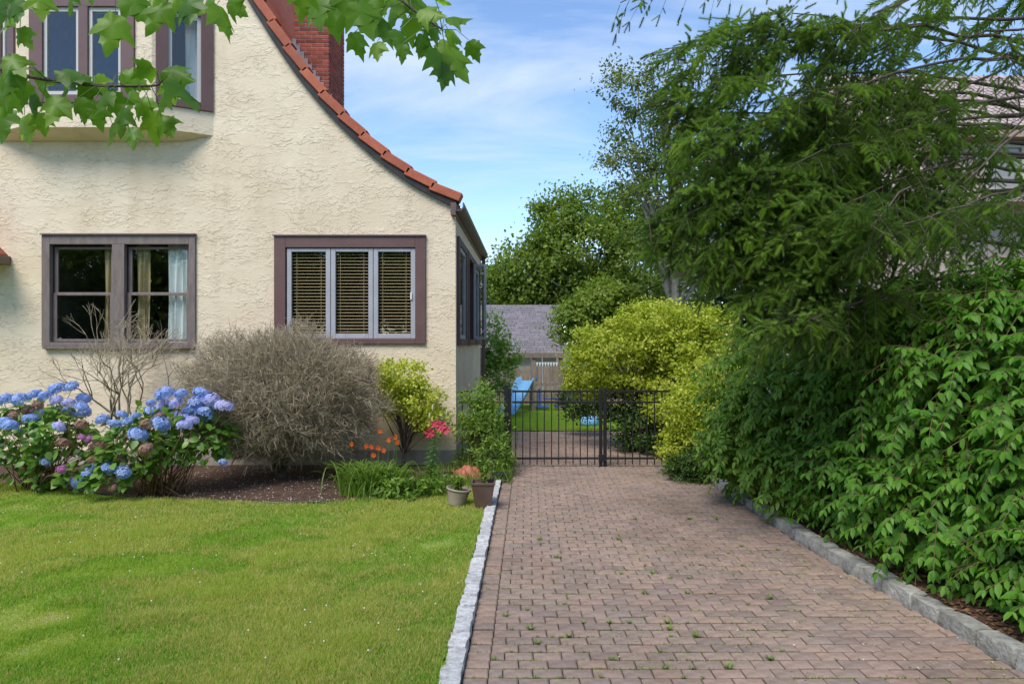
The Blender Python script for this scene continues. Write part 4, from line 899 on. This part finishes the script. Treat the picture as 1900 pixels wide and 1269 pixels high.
mt = thing('maple_tree', 'maple tree whose leafy branches hang in front of the house gable', 'tree', (-4.4, 1.3, 0))
m = MB(); m.tube([(-4.4, 1.3, -.05), (-4.38, 1.3, .3), (-4.3, 1.32, 2), (-4.2, 1.4, 4), (-4.1, 1.5, 6.5)], [.32, .25, .22, .18, .1], 10); m.build('trunk', M_bark, mt, True)
def maple_branch(path, spots, Y, rad):
    m = MB(); P = smooth_curve(path, 5); m.tube(P, [rad*(1 - .8*i/len(P)) for i in range(len(P))], 6); br = m.build('branch', M_bark, mt, True)
    for (x, y, s, ang) in spots:
        Yq = Y + random.uniform(-.18, .18); tip = V(x, y, Yq); near_p = min(P, key=lambda p: (p - tip).length); sz = s * Yq / F * random.uniform(.65, .9)
        dv = Vector((math.sin(R(ang)), random.uniform(-.35, .25), -math.cos(R(ang)))).normalized(); base = tip - dv*sz*.45
        nr = Vector((random.gauss(0, .55), -1 + random.gauss(0, .4), .5 + random.gauss(0, .45)))
        Mx = frames(np.array([dv]), np.array([nr]), [sz])[0]
        pet = MB(); pet.tube([near_p, near_p.lerp(base, .5) + Vector((0, 0, .02)), base], [.0018, .0014, .0012], 4); pet.build('petiole', M_gstem, br)
        lo = link('leaf', random.choice(mlms), None, br); lo.matrix_basis = Mx_ = Matrix([list(Mx[i]) + [base[i]] for i in range(3)] + [[0, 0, 0, 1]])
A = Vector((-4.25, 1.35, 3.2))
up = [(30, 20, 70, 20), (10, 45, 60, -20), (75, 10, 75, 10), (45, 70, 55, 30), (205, 60, 120, -5), (255, 15, 80, 40), (290, 30, 85, -25), (350, 20, 105, 10), (385, 5, 70, -30), (415, 40, 85, 25), (440, 15, 60, 50), (130, 5, 60, -10), (330, -10, 80, 0), (165, -15, 80, 15), (0, 10, 80, 0), (290, -20, 90, 0), (235, -25, 90, 20)]
maple_branch([A, (-3.4, 1.7, 3.35), V(-60, -60, 2.2), V(150, -40, 2.15), V(300, -35, 2.15), V(430, -10, 2.2)], up, 2.15, .016)
mid = [(10, 190, 85, 0), (30, 120, 75, 40), (50, 240, 80, 15), (20, 150, 70, -30), (75, 165, 85, 20), (100, 205, 80, -15), (60, 200, 70, 10), (140, 140, 80, 75), (160, 175, 70, 10), (185, 160, 65, 30), (190, 190, 70, -20), (120, 165, 60, 0), (215, 200, 75, 20), (240, 190, 60, 0), (225, 225, 85, -10), (250, 150, 70, 60), (270, 205, 80, 25), (300, 190, 75, -25), (285, 235, 90, 5), (310, 235, 80, 35), (205, 250, 70, 0), (330, 140, 90, 70), (345, 175, 100, 40), (320, 170, 70, 10), (150, 205, 65, 10), (265, 135, 60, -60), (0, 230, 90, 10), (5, 170, 80, 10), (80, 230, 60, 0), (245, 255, 60, 10), (180, 215, 65, 15), (35, 175, 80, -10)]
maple_branch([A + Vector((0, 0, -.3)), (-3.3, 1.8, 2.95), V(-120, 110, 2.5), V(40, 140, 2.45), V(150, 157, 2.45), V(280, 160, 2.45), V(300, 150, 2.45)], mid, 2.45, .012)
rt = [(590, 20, 90, 10), (640, 10, 100, -20), (620, 40, 80, 15), (665, 85, 60, 20), (700, 95, 60, 5), (675, 35, 90, 25), (725, 30, 80, -15), (740, 75, 75, 0), (715, 60, 70, 30), (760, 60, 60, 10), (780, 85, 55, -10), (800, 25, 70, 70), (830, 100, 85, 0), (815, 120, 80, 15), (850, 120, 80, 30), (825, 140, 85, -5), (850, 35, 60, 90), (845, 70, 60, 45), (880, 95, 55, 25), (805, 60, 60, 20), (770, 15, 80, 20), (560, 5, 80, -10), (700, 5, 90, 0), (820, 5, 40, 60), (745, 100, 45, 0), (795, 100, 50, 20), (650, -10, 90, 0), (735, -5, 90, 15), (600, -15, 90, 0)]
maple_branch([A + Vector((0, 0, .4)), (-3.2, 2.0, 3.75), V(350, -140, 2.5), V(600, -60, 2.45), V(700, -30, 2.45), V(775, 25, 2.45), V(820, 55, 2.45)], rt, 2.45, .014)
# --- hydrangeas
def floret_head(nf, R_, seed):
    r = np.random.default_rng(seed); v = []; f = []
    for k in range(nf):
        z = 1 - 1.55*(k + .5)/nf; a = k*2.39996; q = math.sqrt(max(0, 1 - z*z)); n = np.array([q*math.cos(a), q*math.sin(a), z*.8]); n = n/np.linalg.norm(n); c = n*R_*(1 + r.normal()*.10) * np.array([1, 1, .8]); t = np.cross(n, [0.3, .5, .81]); t /= np.linalg.norm(t); b = np.cross(n, t); rot = r.uniform(0, 1.57); s = R_*r.uniform(.24, .34)
        for p in range(4):
            an = rot + p*math.pi/2; d = t*math.cos(an) + b*math.sin(an); e = -t*math.sin(an) + b*math.cos(an); i = len(v); v += [c, c + d*s*.55 + e*s*.42 + n*s*.12, c + d*s + n*s*.05, c + d*s*.55 - e*s*.42 + n*s*.12]; f += [(i, i+1, i+2), (i, i+2, i+3)]
    return trimesh('flower_head', np.array(v), np.array(f), np.repeat(r.random(nf), 8), False)
P_blue = leafmat('blue_petal', [(.16, .27, .60), (.27, .40, .72), (.44, .54, .82)], .25, .6, .2, (1, 1, 1.2)); P_pale = leafmat('pale_petal', [(.32, .38, .76), (.46, .48, .80), (.55, .50, .72)], .25, .6, .2, (1, 1, 1.1))
P_pink = leafmat('pink_petal', [(.42, .12, .32), (.50, .22, .45)], .25, .6, .2, (1, 1, 1)); P_brown = leafmat('spent_petal', [(.22, .12, .075), (.34, .21, .14), (.36, .22, .20)], .2, .8, .1, (1, 1, 1))
heads = {}
for nm, mt_, sd_ in (('blue', P_blue, 1), ('pale', P_pale, 2), ('pink', P_pink, 3), ('brown', P_brown, 4)):
    h = floret_head(64, 1, sd_); h.materials.append(mt_); heads[nm] = h
def hydrangea(label, base, hs, ells, nl, yd):
    t = thing('hydrangea', label, 'hydrangea', base, 'hydrangeas along the bed edge'); b = Vector(base); st = MB()
    for (x, y, s, kind) in hs:
        Yq = yd + random.uniform(-.25, .25) + (-.12 if y < 780 else -.48); p = V(x, y, Yq); lo = link('flower_head', heads[kind], None, t); sz = s*Yq/F/2*1.04
        lo.location = p; lo.rotation_euler = (random.uniform(.1, .6), random.gauss(0, .25), random.uniform(0, 6)); lo.scale = (sz*random.uniform(.82, 1.0), sz*random.uniform(.82, 1.0), sz*random.uniform(.75, .95))
        if kind != 'blue': lo['label'] = {'pale': 'fading pale lilac flower head', 'pink': 'pink mauve flower head', 'brown': 'dry brown spent flower head'}[kind]
        o = Vector((random.gauss(0, .14), random.gauss(0, .1), 0)); st.tube([b + o, b + o + (p - b - o)*.5 + Vector((0, 0, .06)), p - Vector((0, 0, sz*.5))], [.007, .005, .004], 5)
    cen, _ = ell_points(ells, 46, .5, .95)
    for e in cen:
        o = Vector((random.gauss(0, .16), random.gauss(0, .1), 0)); e = Vector(e); st.tube([b + o, b + o + (e - b - o)*.5 + Vector((0, 0, .05)), e], [.007, .005, .003], 5)
    st.build('stem', M_stem, t, True)
    pos, d, off, cr, _ = clumped(ells, 150, nl, .07, .55); n = unit(d*.45 + np.array([0, -.25, .9]) + rng.normal(size=pos.shape)*.3); dr = d*np.array([1, 1, .2]) + rng.normal(size=pos.shape)*.5 - np.array([0, .1, .25])
    ok = pos[:, 2] > .06
    leaf_object('foliage', t, LEAFW, pos[ok], dr[ok], n[ok], (.085 + .05*rng.random(nl))[ok], G_hyd, (cr*.5 + rng.random(nl)*.5)[ok], indiv=150)
B, Pa, Pk, Br = 'blue', 'pale', 'pink', 'brown'
hl = [(8, 742, 30, B), (35, 741, 30, B), (63, 733, 28, B), (83, 735, 26, B), (105, 722, 30, B), (133, 717, 24, B), (105, 743, 24, Pa), (128, 748, 24, Pa), (155, 740, 28, B), (152, 755, 26, B), (157, 765, 26, B), (75, 768, 28, B), (100, 762, 24, B), (57, 778, 30, B), (5, 785, 30, B), (18, 790, 30, B), (129, 766, 28, B), (109, 792, 26, Pa), (24, 770, 22, Br), (52, 761, 22, Br), (70, 752, 20, Br), (118, 822, 24, Br), (152, 788, 22, Br), (85, 857, 20, B), (114, 871, 20, Pk), (152, 812, 16, Pk), (167, 815, 18, Pk), (180, 828, 24, Br), (200, 827, 22, Br), (196, 842, 18, Br), (172, 869, 28, B), (160, 882, 20, B), (146, 893, 28, B), (172, 853, 18, Br), (173, 893, 16, Br)]
hr = [(190, 778, 26, B), (213, 786, 24, B), (226, 769, 20, B), (236, 782, 20, B), (251, 774, 20, B), (280, 748, 18, B), (305, 732, 36, B), (336, 731, 26, B), (283, 763, 26, B), (305, 753, 28, Pa), (326, 748, 26, Pa), (374, 731, 32, B), (365, 747, 34, B), (392, 741, 32, Pa), (415, 754, 34, Pa), (352, 762, 28, B), (379, 769, 34, B), (308, 767, 24, Pa), (322, 773, 28, Pa), (298, 787, 34, B), (345, 778, 30, Pa), (357, 780, 26, Pa), (342, 789, 28, Pa), (257, 806, 34, B), (240, 811, 18, Br), (271, 788, 22, Br), (270, 833, 28, Br), (203, 868, 28, B), (229, 876, 30, B), (227, 853, 20, Br), (413, 858, 17, B), (210, 906, 16, Br), (295, 773, 20, Br)]
hydrangea('hydrangea with blue heads and many brown spent heads, beside the lawn corner', G(75, 908, .05), hl, [E(80, 800, 9.0, 95, 60, .5), E(120, 850, 8.9, 85, 50, .45), E(20, 830, 9.1, 60, 60, .45)], 1150, 9.0)
hydrangea('spreading hydrangea with pale lilac blue heads in front of the dried round bush', G(300, 918, .05), hr, [E(330, 800, 8.75, 95, 50, .45), E(240, 830, 8.7, 70, 55, .4), E(390, 800, 8.8, 38, 50, .3), E(210, 880, 8.6, 50, 28, .3)], 1200, 8.7)
# --- twiggy shrubs
def twigs_rec(base, dirs, L, r, depth, spread, ratio=.74, kids=(2, 3), up=.1, out=None):
    out = [] if out is None else out
    for d in dirs:
        p = np.array(base, float); d = np.array(d, float)
        for s in range(3):
            q = p + d*L/3; out.append((p, q, r*(1 - .12*s), r*(1 - .12*(s+1)))); p = q; d = unit((d + rng.normal(size=3)*.16 + np.array([0, 0, up*.3]))[None])[0]
        if depth > 0:
            nd = [unit((d + rng.normal(size=3)*spread + np.array([0, 0, up]))[None])[0] for _ in range(random.randint(*kids))]; twigs_rec(p, nd, L*ratio*random.uniform(.8, 1.15), r*.62, depth - 1, spread, ratio, kids, up, out)
    return out
bs = thing('bare_shrub', 'small leafless shrub standing below the double hung window', 'shrub', G(212, 862, .09))
b0 = V(212, 790, 10.0); b0.z = .09
segs = twigs_rec(b0, [unit(np.array([[x, y, 1.2]]))[0] for x, y in ((-.22, 0), (.0, .1), (.25, -.1), (.5, .05), (.1, -.2))],   .80, .028, 5, .36, .72, (2, 3), .06)
s0, s1, q0, q1 = map(np.array, zip(*segs)); s0[:, 1] = np.minimum(s0[:, 1], 10.5); s1[:, 1] = np.minimum(s1[:, 1], 10.5); stick_object('branches', bs, s0, s1, q0, q1, M_twig, 4)
db = thing('dried_bush', 'big rounded dry grey brown bush of dense bare twigs', 'bush', (-3.25, 9.65, .09))
c0 = V(520, 733, 9.55); rad = np.array([186*9.55/F, .85, 122*9.55/F])
b0 = np.array([-3.25, 9.65, .07]); limb_ends = np.array(c0) + rnd_dir(60)*rad*.6; limb_ends[:, 2] = np.maximum(limb_ends[:, 2], .5)
limbs(db, b0, (-3.25, 9.65, .75), .085, list(limb_ends), M_bark, 'trunk', .3, (.1, .8), 'branch')
N = 13000; d = rnd_dir(N); k = (.5**3 + (1 - .45**3)*rng.random(N))**(1/3); lump = 1 + .11*np.sin(d[:, 0]*7)*np.cos(d[:, 2]*6 + 1) + .05*np.sin(d[:, 0]*17 + d[:, 2]*11); p = np.array(c0) + d*rad*(k*lump)[:, None]
tw = unit(d + rng.normal(size=(N, 3))*.55 + np.array([0, 0, .18])); L = .10 + .14*rng.random(N) + .16*(rng.random(N) < .06); P0 = [p - tw*L[:, None]*.5]; P1 = [p + tw*L[:, None]*.5]
for q in range(2):
    t2 = unit(tw + rng.normal(size=(N, 3))*.5); st_ = p + tw*L[:, None]*rng.uniform(-.2, .4, (N, 1)); P0.append(st_); P1.append(st_ + t2*L[:, None]*.6)
P0 = np.concatenate(P0); P1 = np.concatenate(P1); ok = (P0[:, 1] < 10.55) & (P1[:, 1] < 10.55) & (P1[:, 2] > .12); stick_object('twigs', db, P0[ok], P1[ok], .0032, .0016, M_twig, 3, 'stuff')
broadleaf('golden_bush', 'yellow green bush against the wall by the house corner', 'bush', (-1.62, 10.2, .09), (-1.62, 10.2, .7), .035, [E(750, 700, 10.15, 48, 34, .3), E(785, 745, 10.1, 45, 35, .28), E(722, 725, 10.2, 25, 50, .25), E(808, 780, 10.1, 24, 24, .2), E(765, 775, 10.2, 40, 30, .2, .5)], 190, 6500, .06, .05, G_gold, M_bark, 40)
# --- flowers
def petals(m, c, axis, R_, n, wid, curl=.25, r=0.0):
    axis = Vector(axis).normalized(); a = axis.orthogonal().normalized(); b = axis.cross(a)
    for k in range(n):
        t = 2*math.pi*k/n + random.uniform(-.1, .1); d = a*math.cos(t) + b*math.sin(t); e = axis.cross(d); c0_ = Vector(c)
        m.add([c0_, c0_ + d*R_*.55 + e*wid*R_ + axis*R_*.35, c0_ + d*R_*1.0 + axis*R_*(.35 - curl), c0_ + d*R_*.55 - e*wid*R_ + axis*R_*.35], [(0, 1, 2), (0, 2, 3)], r)
M_orange = leafmat('orange_petal', [(.62, .11, .02), (.70, .17, .03)], .3, .5, .2, (1.1, 1, 1)); M_lily = leafmat('pink_lily_petal', [(.62, .05, .12), (.70, .12, .2)], .3, .5, .2, (1.1, 1, 1)); M_anther = pmat('anther', (.4, .18, .02)); M_bud = pmat('bud', (.4, .42, .2), (.5, .45, .3))
dl = thing('daylily', 'clump of orange daylilies with arching strap leaves', 'flowers', G(695, 905, .06))
N = 420; bx_ = rng.normal(0, .2, N); base = np.stack([np.array([-1.80]*N) + bx_, 8.78 + rng.normal(0, .14, N), np.full(N, .05)], 1); v = []; f = []
for i in range(N):
    a = rng.uniform(0, 6.28); o = np.array([math.cos(a), math.sin(a)*.8, 0]); L = rng.uniform(.45, .85); w = .011; sd_ = np.array([-o[1], o[0], 0])*w; b = len(v)
    for s in np.linspace(0, 1, 6):
        c = base[i] + o*L*.62*s**1.5 + np.array([0, 0, L*(1.05*s - .62*s**2.6)]); ww = (1 - s)**.5; v += [c - sd_*ww, c + sd_*ww]
    for s in range(5): k = b + 2*s; f += [(k, k+1, k+3), (k, k+3, k+2)]
o = link('foliage', trimesh('foliage', np.array(v), np.array(f), np.repeat(rng.random(N), 10)), G_weed, dl); o['kind'] = 'stuff'
for (x, y) in ((705, 800), (680, 828), (702, 831), (733, 811), (737, 821), (693, 845), (722, 817), (653, 824), (690, 829), (712, 836)):
    p = V(x, y, 8.95 + random.uniform(-.15, .15)); m = MB(); petals(m, p, (random.gauss(0, .4), -1, random.uniform(.1, .6)), .042, 6, .30); m.build('flower', M_orange, dl)
    m = MB(); m.tube([(p.x*.7 - .56, 8.95, .06), (p.x - .02, p.y + .02, p.z*.6), p], [.004, .0035, .003], 4); m.build('stalk', M_gstem, dl)
broadleaf('perennial_clump', 'bright green leafy clump at the bed corner in front of the daylilies', 'plant', G(725, 925, .05), (-1.52, 8.7, .2), .012, [E(745, 905, 8.6, 42, 22, .25), E(785, 905, 8.8, 34, 20, .25)], 90, 1300, .05, .075, G_weed, M_gstem, 20, LEAFN)
ly = thing('stargazer_lily', 'tall pink lily stem with open flowers beside the house corner', 'flowers', G(795, 912, .05)); lb = G(795, 912, .05); lt = V(808, 800, lb.y)
m = MB(); m.tube([lb, lb.lerp(lt, .5) + Vector((.01, 0, 0)), lt], [.008, .007, .005], 6); m.build('stalk', M_gstem, ly)
N = 70; tt = np.linspace(.12, .9, N); pos = np.array([np.array(lb.lerp(lt, q)) for q in tt]); a = np.arange(N)*2.4; leaf_object('foliage', ly, LEAFN, pos, np.stack([np.cos(a), np.sin(a), np.full(N, .25)], 1), np.tile([0, 0, 1.], (N, 1)), .15*(1.1 - .5*tt), G_shrub, None, None)
for (x, y, s) in ((818, 790, .085), (797, 803, .08), (828, 798, .07), (806, 786, .06)):
    p = V(x, y, lb.y - .03); m = MB(); ax_ = Vector((random.gauss(0, .35), -1, random.uniform(-.1, .4))); petals(m, p, ax_, s, 6, .34); fl = m.build('flower', M_lily, ly)
    m = MB(); petals(m, p + ax_*.004, ax_, s*.35, 6, .12, -.4); m.build('stamen', M_anther, fl)
for (x, y) in ((797, 772), (803, 757), (829, 766)):
    p = V(x, y, lb.y); m = MB(); m.lathe([(.001, -.04), (.010, -.02), (.013, .01), (.008, .035), (.001, .045)], p, 8); m.build('bud', M_bud, ly, True); m = MB(); m.tube([lt, p], .003, 4); m.build('bud_stalk', M_gstem, ly)
# --- weeds at the house corner
broadleaf('corner_weeds', 'tall tangle of weeds and roses growing at the house corner by the fence', 'weeds', (-.62, 10.3, .03), (-.62, 10.3, .7), .012, [E(880, 770, 10.35, 34, 50, .25), E(905, 800, 10.3, 36, 60, .28), E(925, 850, 10.2, 26, 45, .25), E(875, 840, 10.4, 24, 40, .2), E(900, 740, 10.4, 24, 32, .2)], 260, 5200, .065, .06, G_weed, M_stem, 90, LEAFN)
N = 1700; x = np.concatenate([rng.uniform(-1.25, -.28, N - 300), rng.uniform(-.25, 0, 300)]); y = np.concatenate([rng.uniform(9.1, 10.5, N - 300), rng.uniform(9.6, 10.7, 300)]); grass('bed_weeds', 'ragged grass and weeds around the flower pots and gate post', x, y, np.full(N, .02), rng.uniform(.08, .24, N), np.full(N, .012), G_weed, rng.random(N), .3)
# --- pots
def pot_soil(c, r, parent): m = MB(); m.lathe([(.001, 0), (r, 0)], c, 16); m.build('potting_soil', M_soil, parent)
M_tan = pmat('tan_pot', (.26, .21, .16), (.34, .28, .22), 8, .6); M_brownpot = pmat('brown_pot', (.085, .05, .04), (.12, .075, .06), 8, .5)
b = G(847, 936, .035); pt1 = thing('round_pot', 'tan round ribbed flower pot tilted at the lawn edge', 'pot', b)
m = MB(); Mt = Matrix.Rotation(R(8), 4, 'Y'); pr = [(.001, 0), (.095, 0)] + [(.098 + .042*t + .004*math.sin(t*40), .01 + .17*t) for t in np.linspace(0, 1, 16)] + [(.152, .185), (.152, .205), (.138, .205), (.13, .16), (.001, .155)]
m.lathe(pr, b, 24, M=Mt); m.build('pot', M_tan, pt1, True); pot_soil((b.x + .02, b.y, b.z + .165), .125, pt1)
b2 = G(897, 938, .03); pt2 = thing('square_pot', 'dark brown square tapered flower pot against the pale kerb', 'pot', b2); m = MB(); vs = []
for (h, z) in ((.095, 0), (.135, .27), (.145, .272), (.145, .30), (.125, .30), (.12, .25)): vs += [(b2.x - h, b2.y - h, b2.z + z), (b2.x + h, b2.y - h, b2.z + z), (b2.x + h, b2.y + h, b2.z + z), (b2.x - h, b2.y + h, b2.z + z)]
m.add(vs, [(4*i+k, 4*i+(k+1) % 4, 4*i+4+(k+1) % 4, 4*i+4+k) for i in range(5) for k in range(4)] + [(0,1,2,3), (20,21,22,23)]); m.build('pot', M_brownpot, pt2, bevel=.006)
def potted(label, c, h, n): 
    t = thing('potted_plant', label, 'plant', c); cc = Vector(c); ends = [(c[0] + random.gauss(0, .06), c[1] + random.gauss(0, .05), c[2] + h*random.uniform(.5, 1)) for _ in range(9)]; m = MB()
    for e in ends: m.tube([c, Vector(c).lerp(Vector(e), .5), e], [.004, .003, .002], 4)
    m.build('stem', M_gstem, t); P = np.array([np.array(cc.lerp(Vector(random.choice(ends)), random.uniform(.15, 1))) for _ in range(n)]); leaf_object('foliage', t, LEAFN, P, rng.normal(size=(n, 3))*[1, 1, .4] + [0, 0, .2], np.tile([0, 0, 1.], (n, 1)) + rng.normal(size=(n, 3))*.3, np.full(n, .06), G_weed, None)
potted('low feathery green plant in the tan round pot', (b.x + .02, b.y, b.z + .16), .22, 240); potted('leggy green stems growing in the brown square pot', (b2.x, b2.y, b2.z + .25), .5, 220)
# --- crumpled tarp, drain pipes, scraps
N = 34; v = []; c = V(868, 874, 9.9)
for i in range(N):
    for k in range(N):
        u, w_ = i/(N-1) - .5, k/(N-1) - .5; r_ = math.hypot(u, w_)*2; z = max(0, .09*math.exp(-((u + .05)/.26)**2 - ((w_ - .16)/.3)**2)) + .05*max(0, 1 - r_) + .024*math.sin(u*23 + w_*9 + 3*math.sin(w_*8)) + .018*math.sin(w_*37 - u*15 + 2*math.sin(u*11))
        v.append((c.x + u*.62 + .03*math.sin(w_*9), c.y + w_*.7, .05 + max(0, z)))
me = bpy.data.meshes.new('tarp'); me.from_pydata(v, [], [(i*N+k, i*N+k+1, (i+1)*N+k+1, (i+1)*N+k) for i in range(N-1) for k in range(N-1)]); me.polygons.foreach_set('use_smooth', [True]*((N-1)**2)); tag(link('tarp', me, pmat('red_tarp', (.36, .07, .05), (.46, .15, .11), 7, .6, .4, 20)), 'crumpled faded red tarp heaped at the house corner', 'tarp')
for (x, y, lab) in ((822, 875, 'black corrugated drain pipe end beside the lily'), (926, 890, 'black corrugated drain pipe end by the brick driveway')):
    p = V(x, y, 9.7); p.z = .1; m = MB(); pts = []; rr = []
    for k in range(25): pts.append((p.x - .13 + .011*k, p.y + .002*k, .10)); rr.append(.058 if k % 2 else .048)
    m.tube(pts, rr, 12); tag(m.build('drain_pipe', M_black, None, False), lab, 'pipe')
m = MB(); m.tube([V(462, 836, 10.1), V(492, 830, 10.1)], [.045, .045], 10); tag(m.build('downpipe_elbow', pmat('grey_plastic', (.16, .17, .19), (.22, .23, .25)), None, True), 'short grey pipe lying under the dried bush', 'pipe')
# --- weeds between pavers
tv = []; tf = []
for k in range(26):
    a = random.uniform(0, 6.28); L = random.uniform(.5, 1.1); o = np.array([math.cos(a), math.sin(a), 0]); sd_ = np.array([-o[1], o[0], 0])*.07; b = len(tv); tv += [-sd_, sd_, o*L*.45 + np.array([0, 0, L*.55]) + sd_*.8, o*L*.45 + np.array([0, 0, L*.55]) - sd_*.8, o*L*.95 + np.array([0, 0, L*.6])]; tf += [(b, b+1, b+2), (b, b+2, b+3), (b+3, b+2, b+4)]
tuft = trimesh('weed_tuft', np.array(tv), np.array(tf), np.repeat(rng.random(26), 3), False); tuft.materials.append(G_weed)
wp = [(933, 1045), (998, 1000), (1010, 1010), (1044, 1030), (1085, 1160), (1054, 1185), (1130, 1155), (1172, 1158), (1000, 1178), (1025, 1180), (952, 1168), (945, 1208), (912, 1228), (925, 1260), (1085, 1205), (1148, 1230), (1185, 1248), (1240, 1180), (1235, 1140), (1190, 1100), (1212, 1068), (1238, 1072), (1285, 1235), (1225, 1212), (1320, 1100), (1355, 1150), (1405, 1170), (1450, 1210), (1380, 1050), (1330, 1020), (1430, 1110), (1180, 965), (1105, 998), (1260, 1000), (930, 1095), (935, 1140), (1160, 1060), (1300, 1050), (1045, 1120), (1265, 1255), (1120, 1122), (980, 1130), (1505, 1180), (1350, 1240), (1560, 1230), (1090, 1085), (1060, 1055)]
wp += [(random.uniform(940, 1500), random.uniform(960, 1262)) for _ in range(40)]
for (x, y) in wp:
    if x > 1380 and y < (x - 1380)*.55 + 960: continue
    p = G(x + random.uniform(-6, 6), y, 0); kk = round((p.y - 1.3 - PD/2)/PD); p.y = 1.3 + PD/2 + kk*PD; s = random.uniform(.016, .03) if random.random() < .6 else random.uniform(.03, .06); o = link('weed_tuft', tuft, None, None, (p.x, p.y, -.008), (0, 0, random.uniform(0, 6)), (s, s, s)); tag(o, 'small green weed tuft sprouting in a joint between the pavers', 'weed', 'weeds sprouting between the driveway pavers')
# moss and sprigs in the joints
N = 15000; y = 3.9*(2.9)**rng.random(N); kk = np.round((y - 1.3 - PD/2)/PD); y = 1.3 + PD/2 + kk*PD + rng.normal(0, .003, N); x = np.array([rng.uniform(lk(q) + .02, rk(q) - .05) for q in y]); msk = patch_noise(x, y, 3.0, 11) > -.3; N = int(msk.sum())
grass('joint_moss', 'fine moss and grass seedlings filling paver joints', x[msk], y[msk], np.full(N, -.012), rng.uniform(.012, .024, N), np.full(N, .007), G_weed, rng.random(N), .6)
# ------------------------------------------------------------ neighbour's house behind the spruce
NY = 15.0
def nx_(x, Y=NY): return (x - CX)*Y/F
nh = thing('neighbour_house', 'pinkish house with scalloped tile roof glimpsed behind the spruce', 'house', (nx_(1780), NY, -.06))
M_scale = pmat('pink_scale_tile', (.36, .28, .26), (.46, .37, .35), 6, .85, .3, 40, pieces=[(.85, .85, .86), (1.1, 1.08, 1.08)]); M_pinkwall = pmat('pink_stucco', (.42, .32, .28), (.5, .4, .35), 4, .9, .3, 30)
ztop = EYE + (CY - 140)*(NY + 3.5)/F; zbot = EYE + (CY - 360)*NY/F
box('wall', (nx_(1650), NY + .3, -.06), (nx_(2500), NY + 6, zbot - .05), M_pinkwall, nh)
ra = Vector((nx_(1650), NY, zbot)); rs = Vector((0, 3.5, ztop - zbot)); sl_len = rs.length; su = rs.normalized(); snr = Vector((0, -su.z, su.y))
m = MB(); m.add([ra + su*0, Vector((nx_(2500), NY, zbot)), Vector((nx_(2500), NY + 3.5, ztop)), ra + rs, ra + Vector((0, 7, 0)), Vector((nx_(2500), NY + 7, zbot))], [(0,1,2,3), (3,2,5,4)]); rf = m.build('roof', M_fascia, nh)
sc = MB(); hw, hl_ = .083, .17; vs = [(-hw, .17, 0), (hw, .17, 0), (hw, .03, .022), (hw*.55, -.04, .026), (-hw*.55, -.04, .026), (-hw, .03, .022)]
sc.add(vs + [(a, b, c - .01) for a, b, c in vs], [(0,1,2,3,4,5), (11,10,9,8,7,6)] + [(i, (i+1) % 6, 6+(i+1) % 6, 6+i) for i in range(6)]); scm = sc.mesh('roof_tile'); scm.materials.append(M_scale)
rotm = Matrix(((1, 0, 0), (0, su.y, snr.y), (0, su.z, snr.z))).to_4x4(); nrow = int(sl_len/.14); restt = MB(); cnt = 0
for r_ in range(nrow):
    for k in range(int((nx_(2200) - nx_(1650))/.185)):
        p = ra + su*(.06 + r_*.14) + Vector((.1 + k*.185 + (r_ % 2)*.0925, 0, 0)) + snr*.012; pxp = CX + F*p.x/p.y; Mx = Matrix.Translation(p) @ rotm
        if 1660 < pxp < 1900 and cnt < 300: o = link('roof_tile', scm, None, rf); o.matrix_basis = Mx; cnt += 1
        else: restt.add([Mx @ v_.co for v_ in scm.vertices], [tuple(f_.vertices) for f_ in scm.polygons], random.random()*.98 + .01)
restt.build('roof_tiles', M_scale, rf)['kind'] = 'stuff'
# dormer with window
dx0, dx1 = nx_(1780, 14.6), nx_(1960, 14.6); dz0, dz1 = EYE + (CY - 330)*14.6/F, EYE + (CY - 262)*14.6/F
dm = box('dormer', (dx0, 14.62, dz0 - .5), (dx1, 17, dz1), M_pinkwall, nh)
box('dormer_eave', (dx0 - .2, 14.3, dz1 + .002), (dx1 + .2, 17.2, dz1 + .14), pmat('tan_trim', (.33, .24, .18), (.4, .3, .23)), dm)
m = MB(); frame_rect(m, nx_(1825, 14.6), nx_(1900, 14.6), dz0 - .3, dz1 - .08, .07, .07, .07, .07, 14.56, 14.615); m.build('window_frame', pmat('cream_trim', (.5, .46, .38)), dm); box('window_pane', (nx_(1831, 14.6), 14.60, dz0 - .24), (nx_(1894, 14.6), 14.612, dz1 - .14), M_glass, dm)
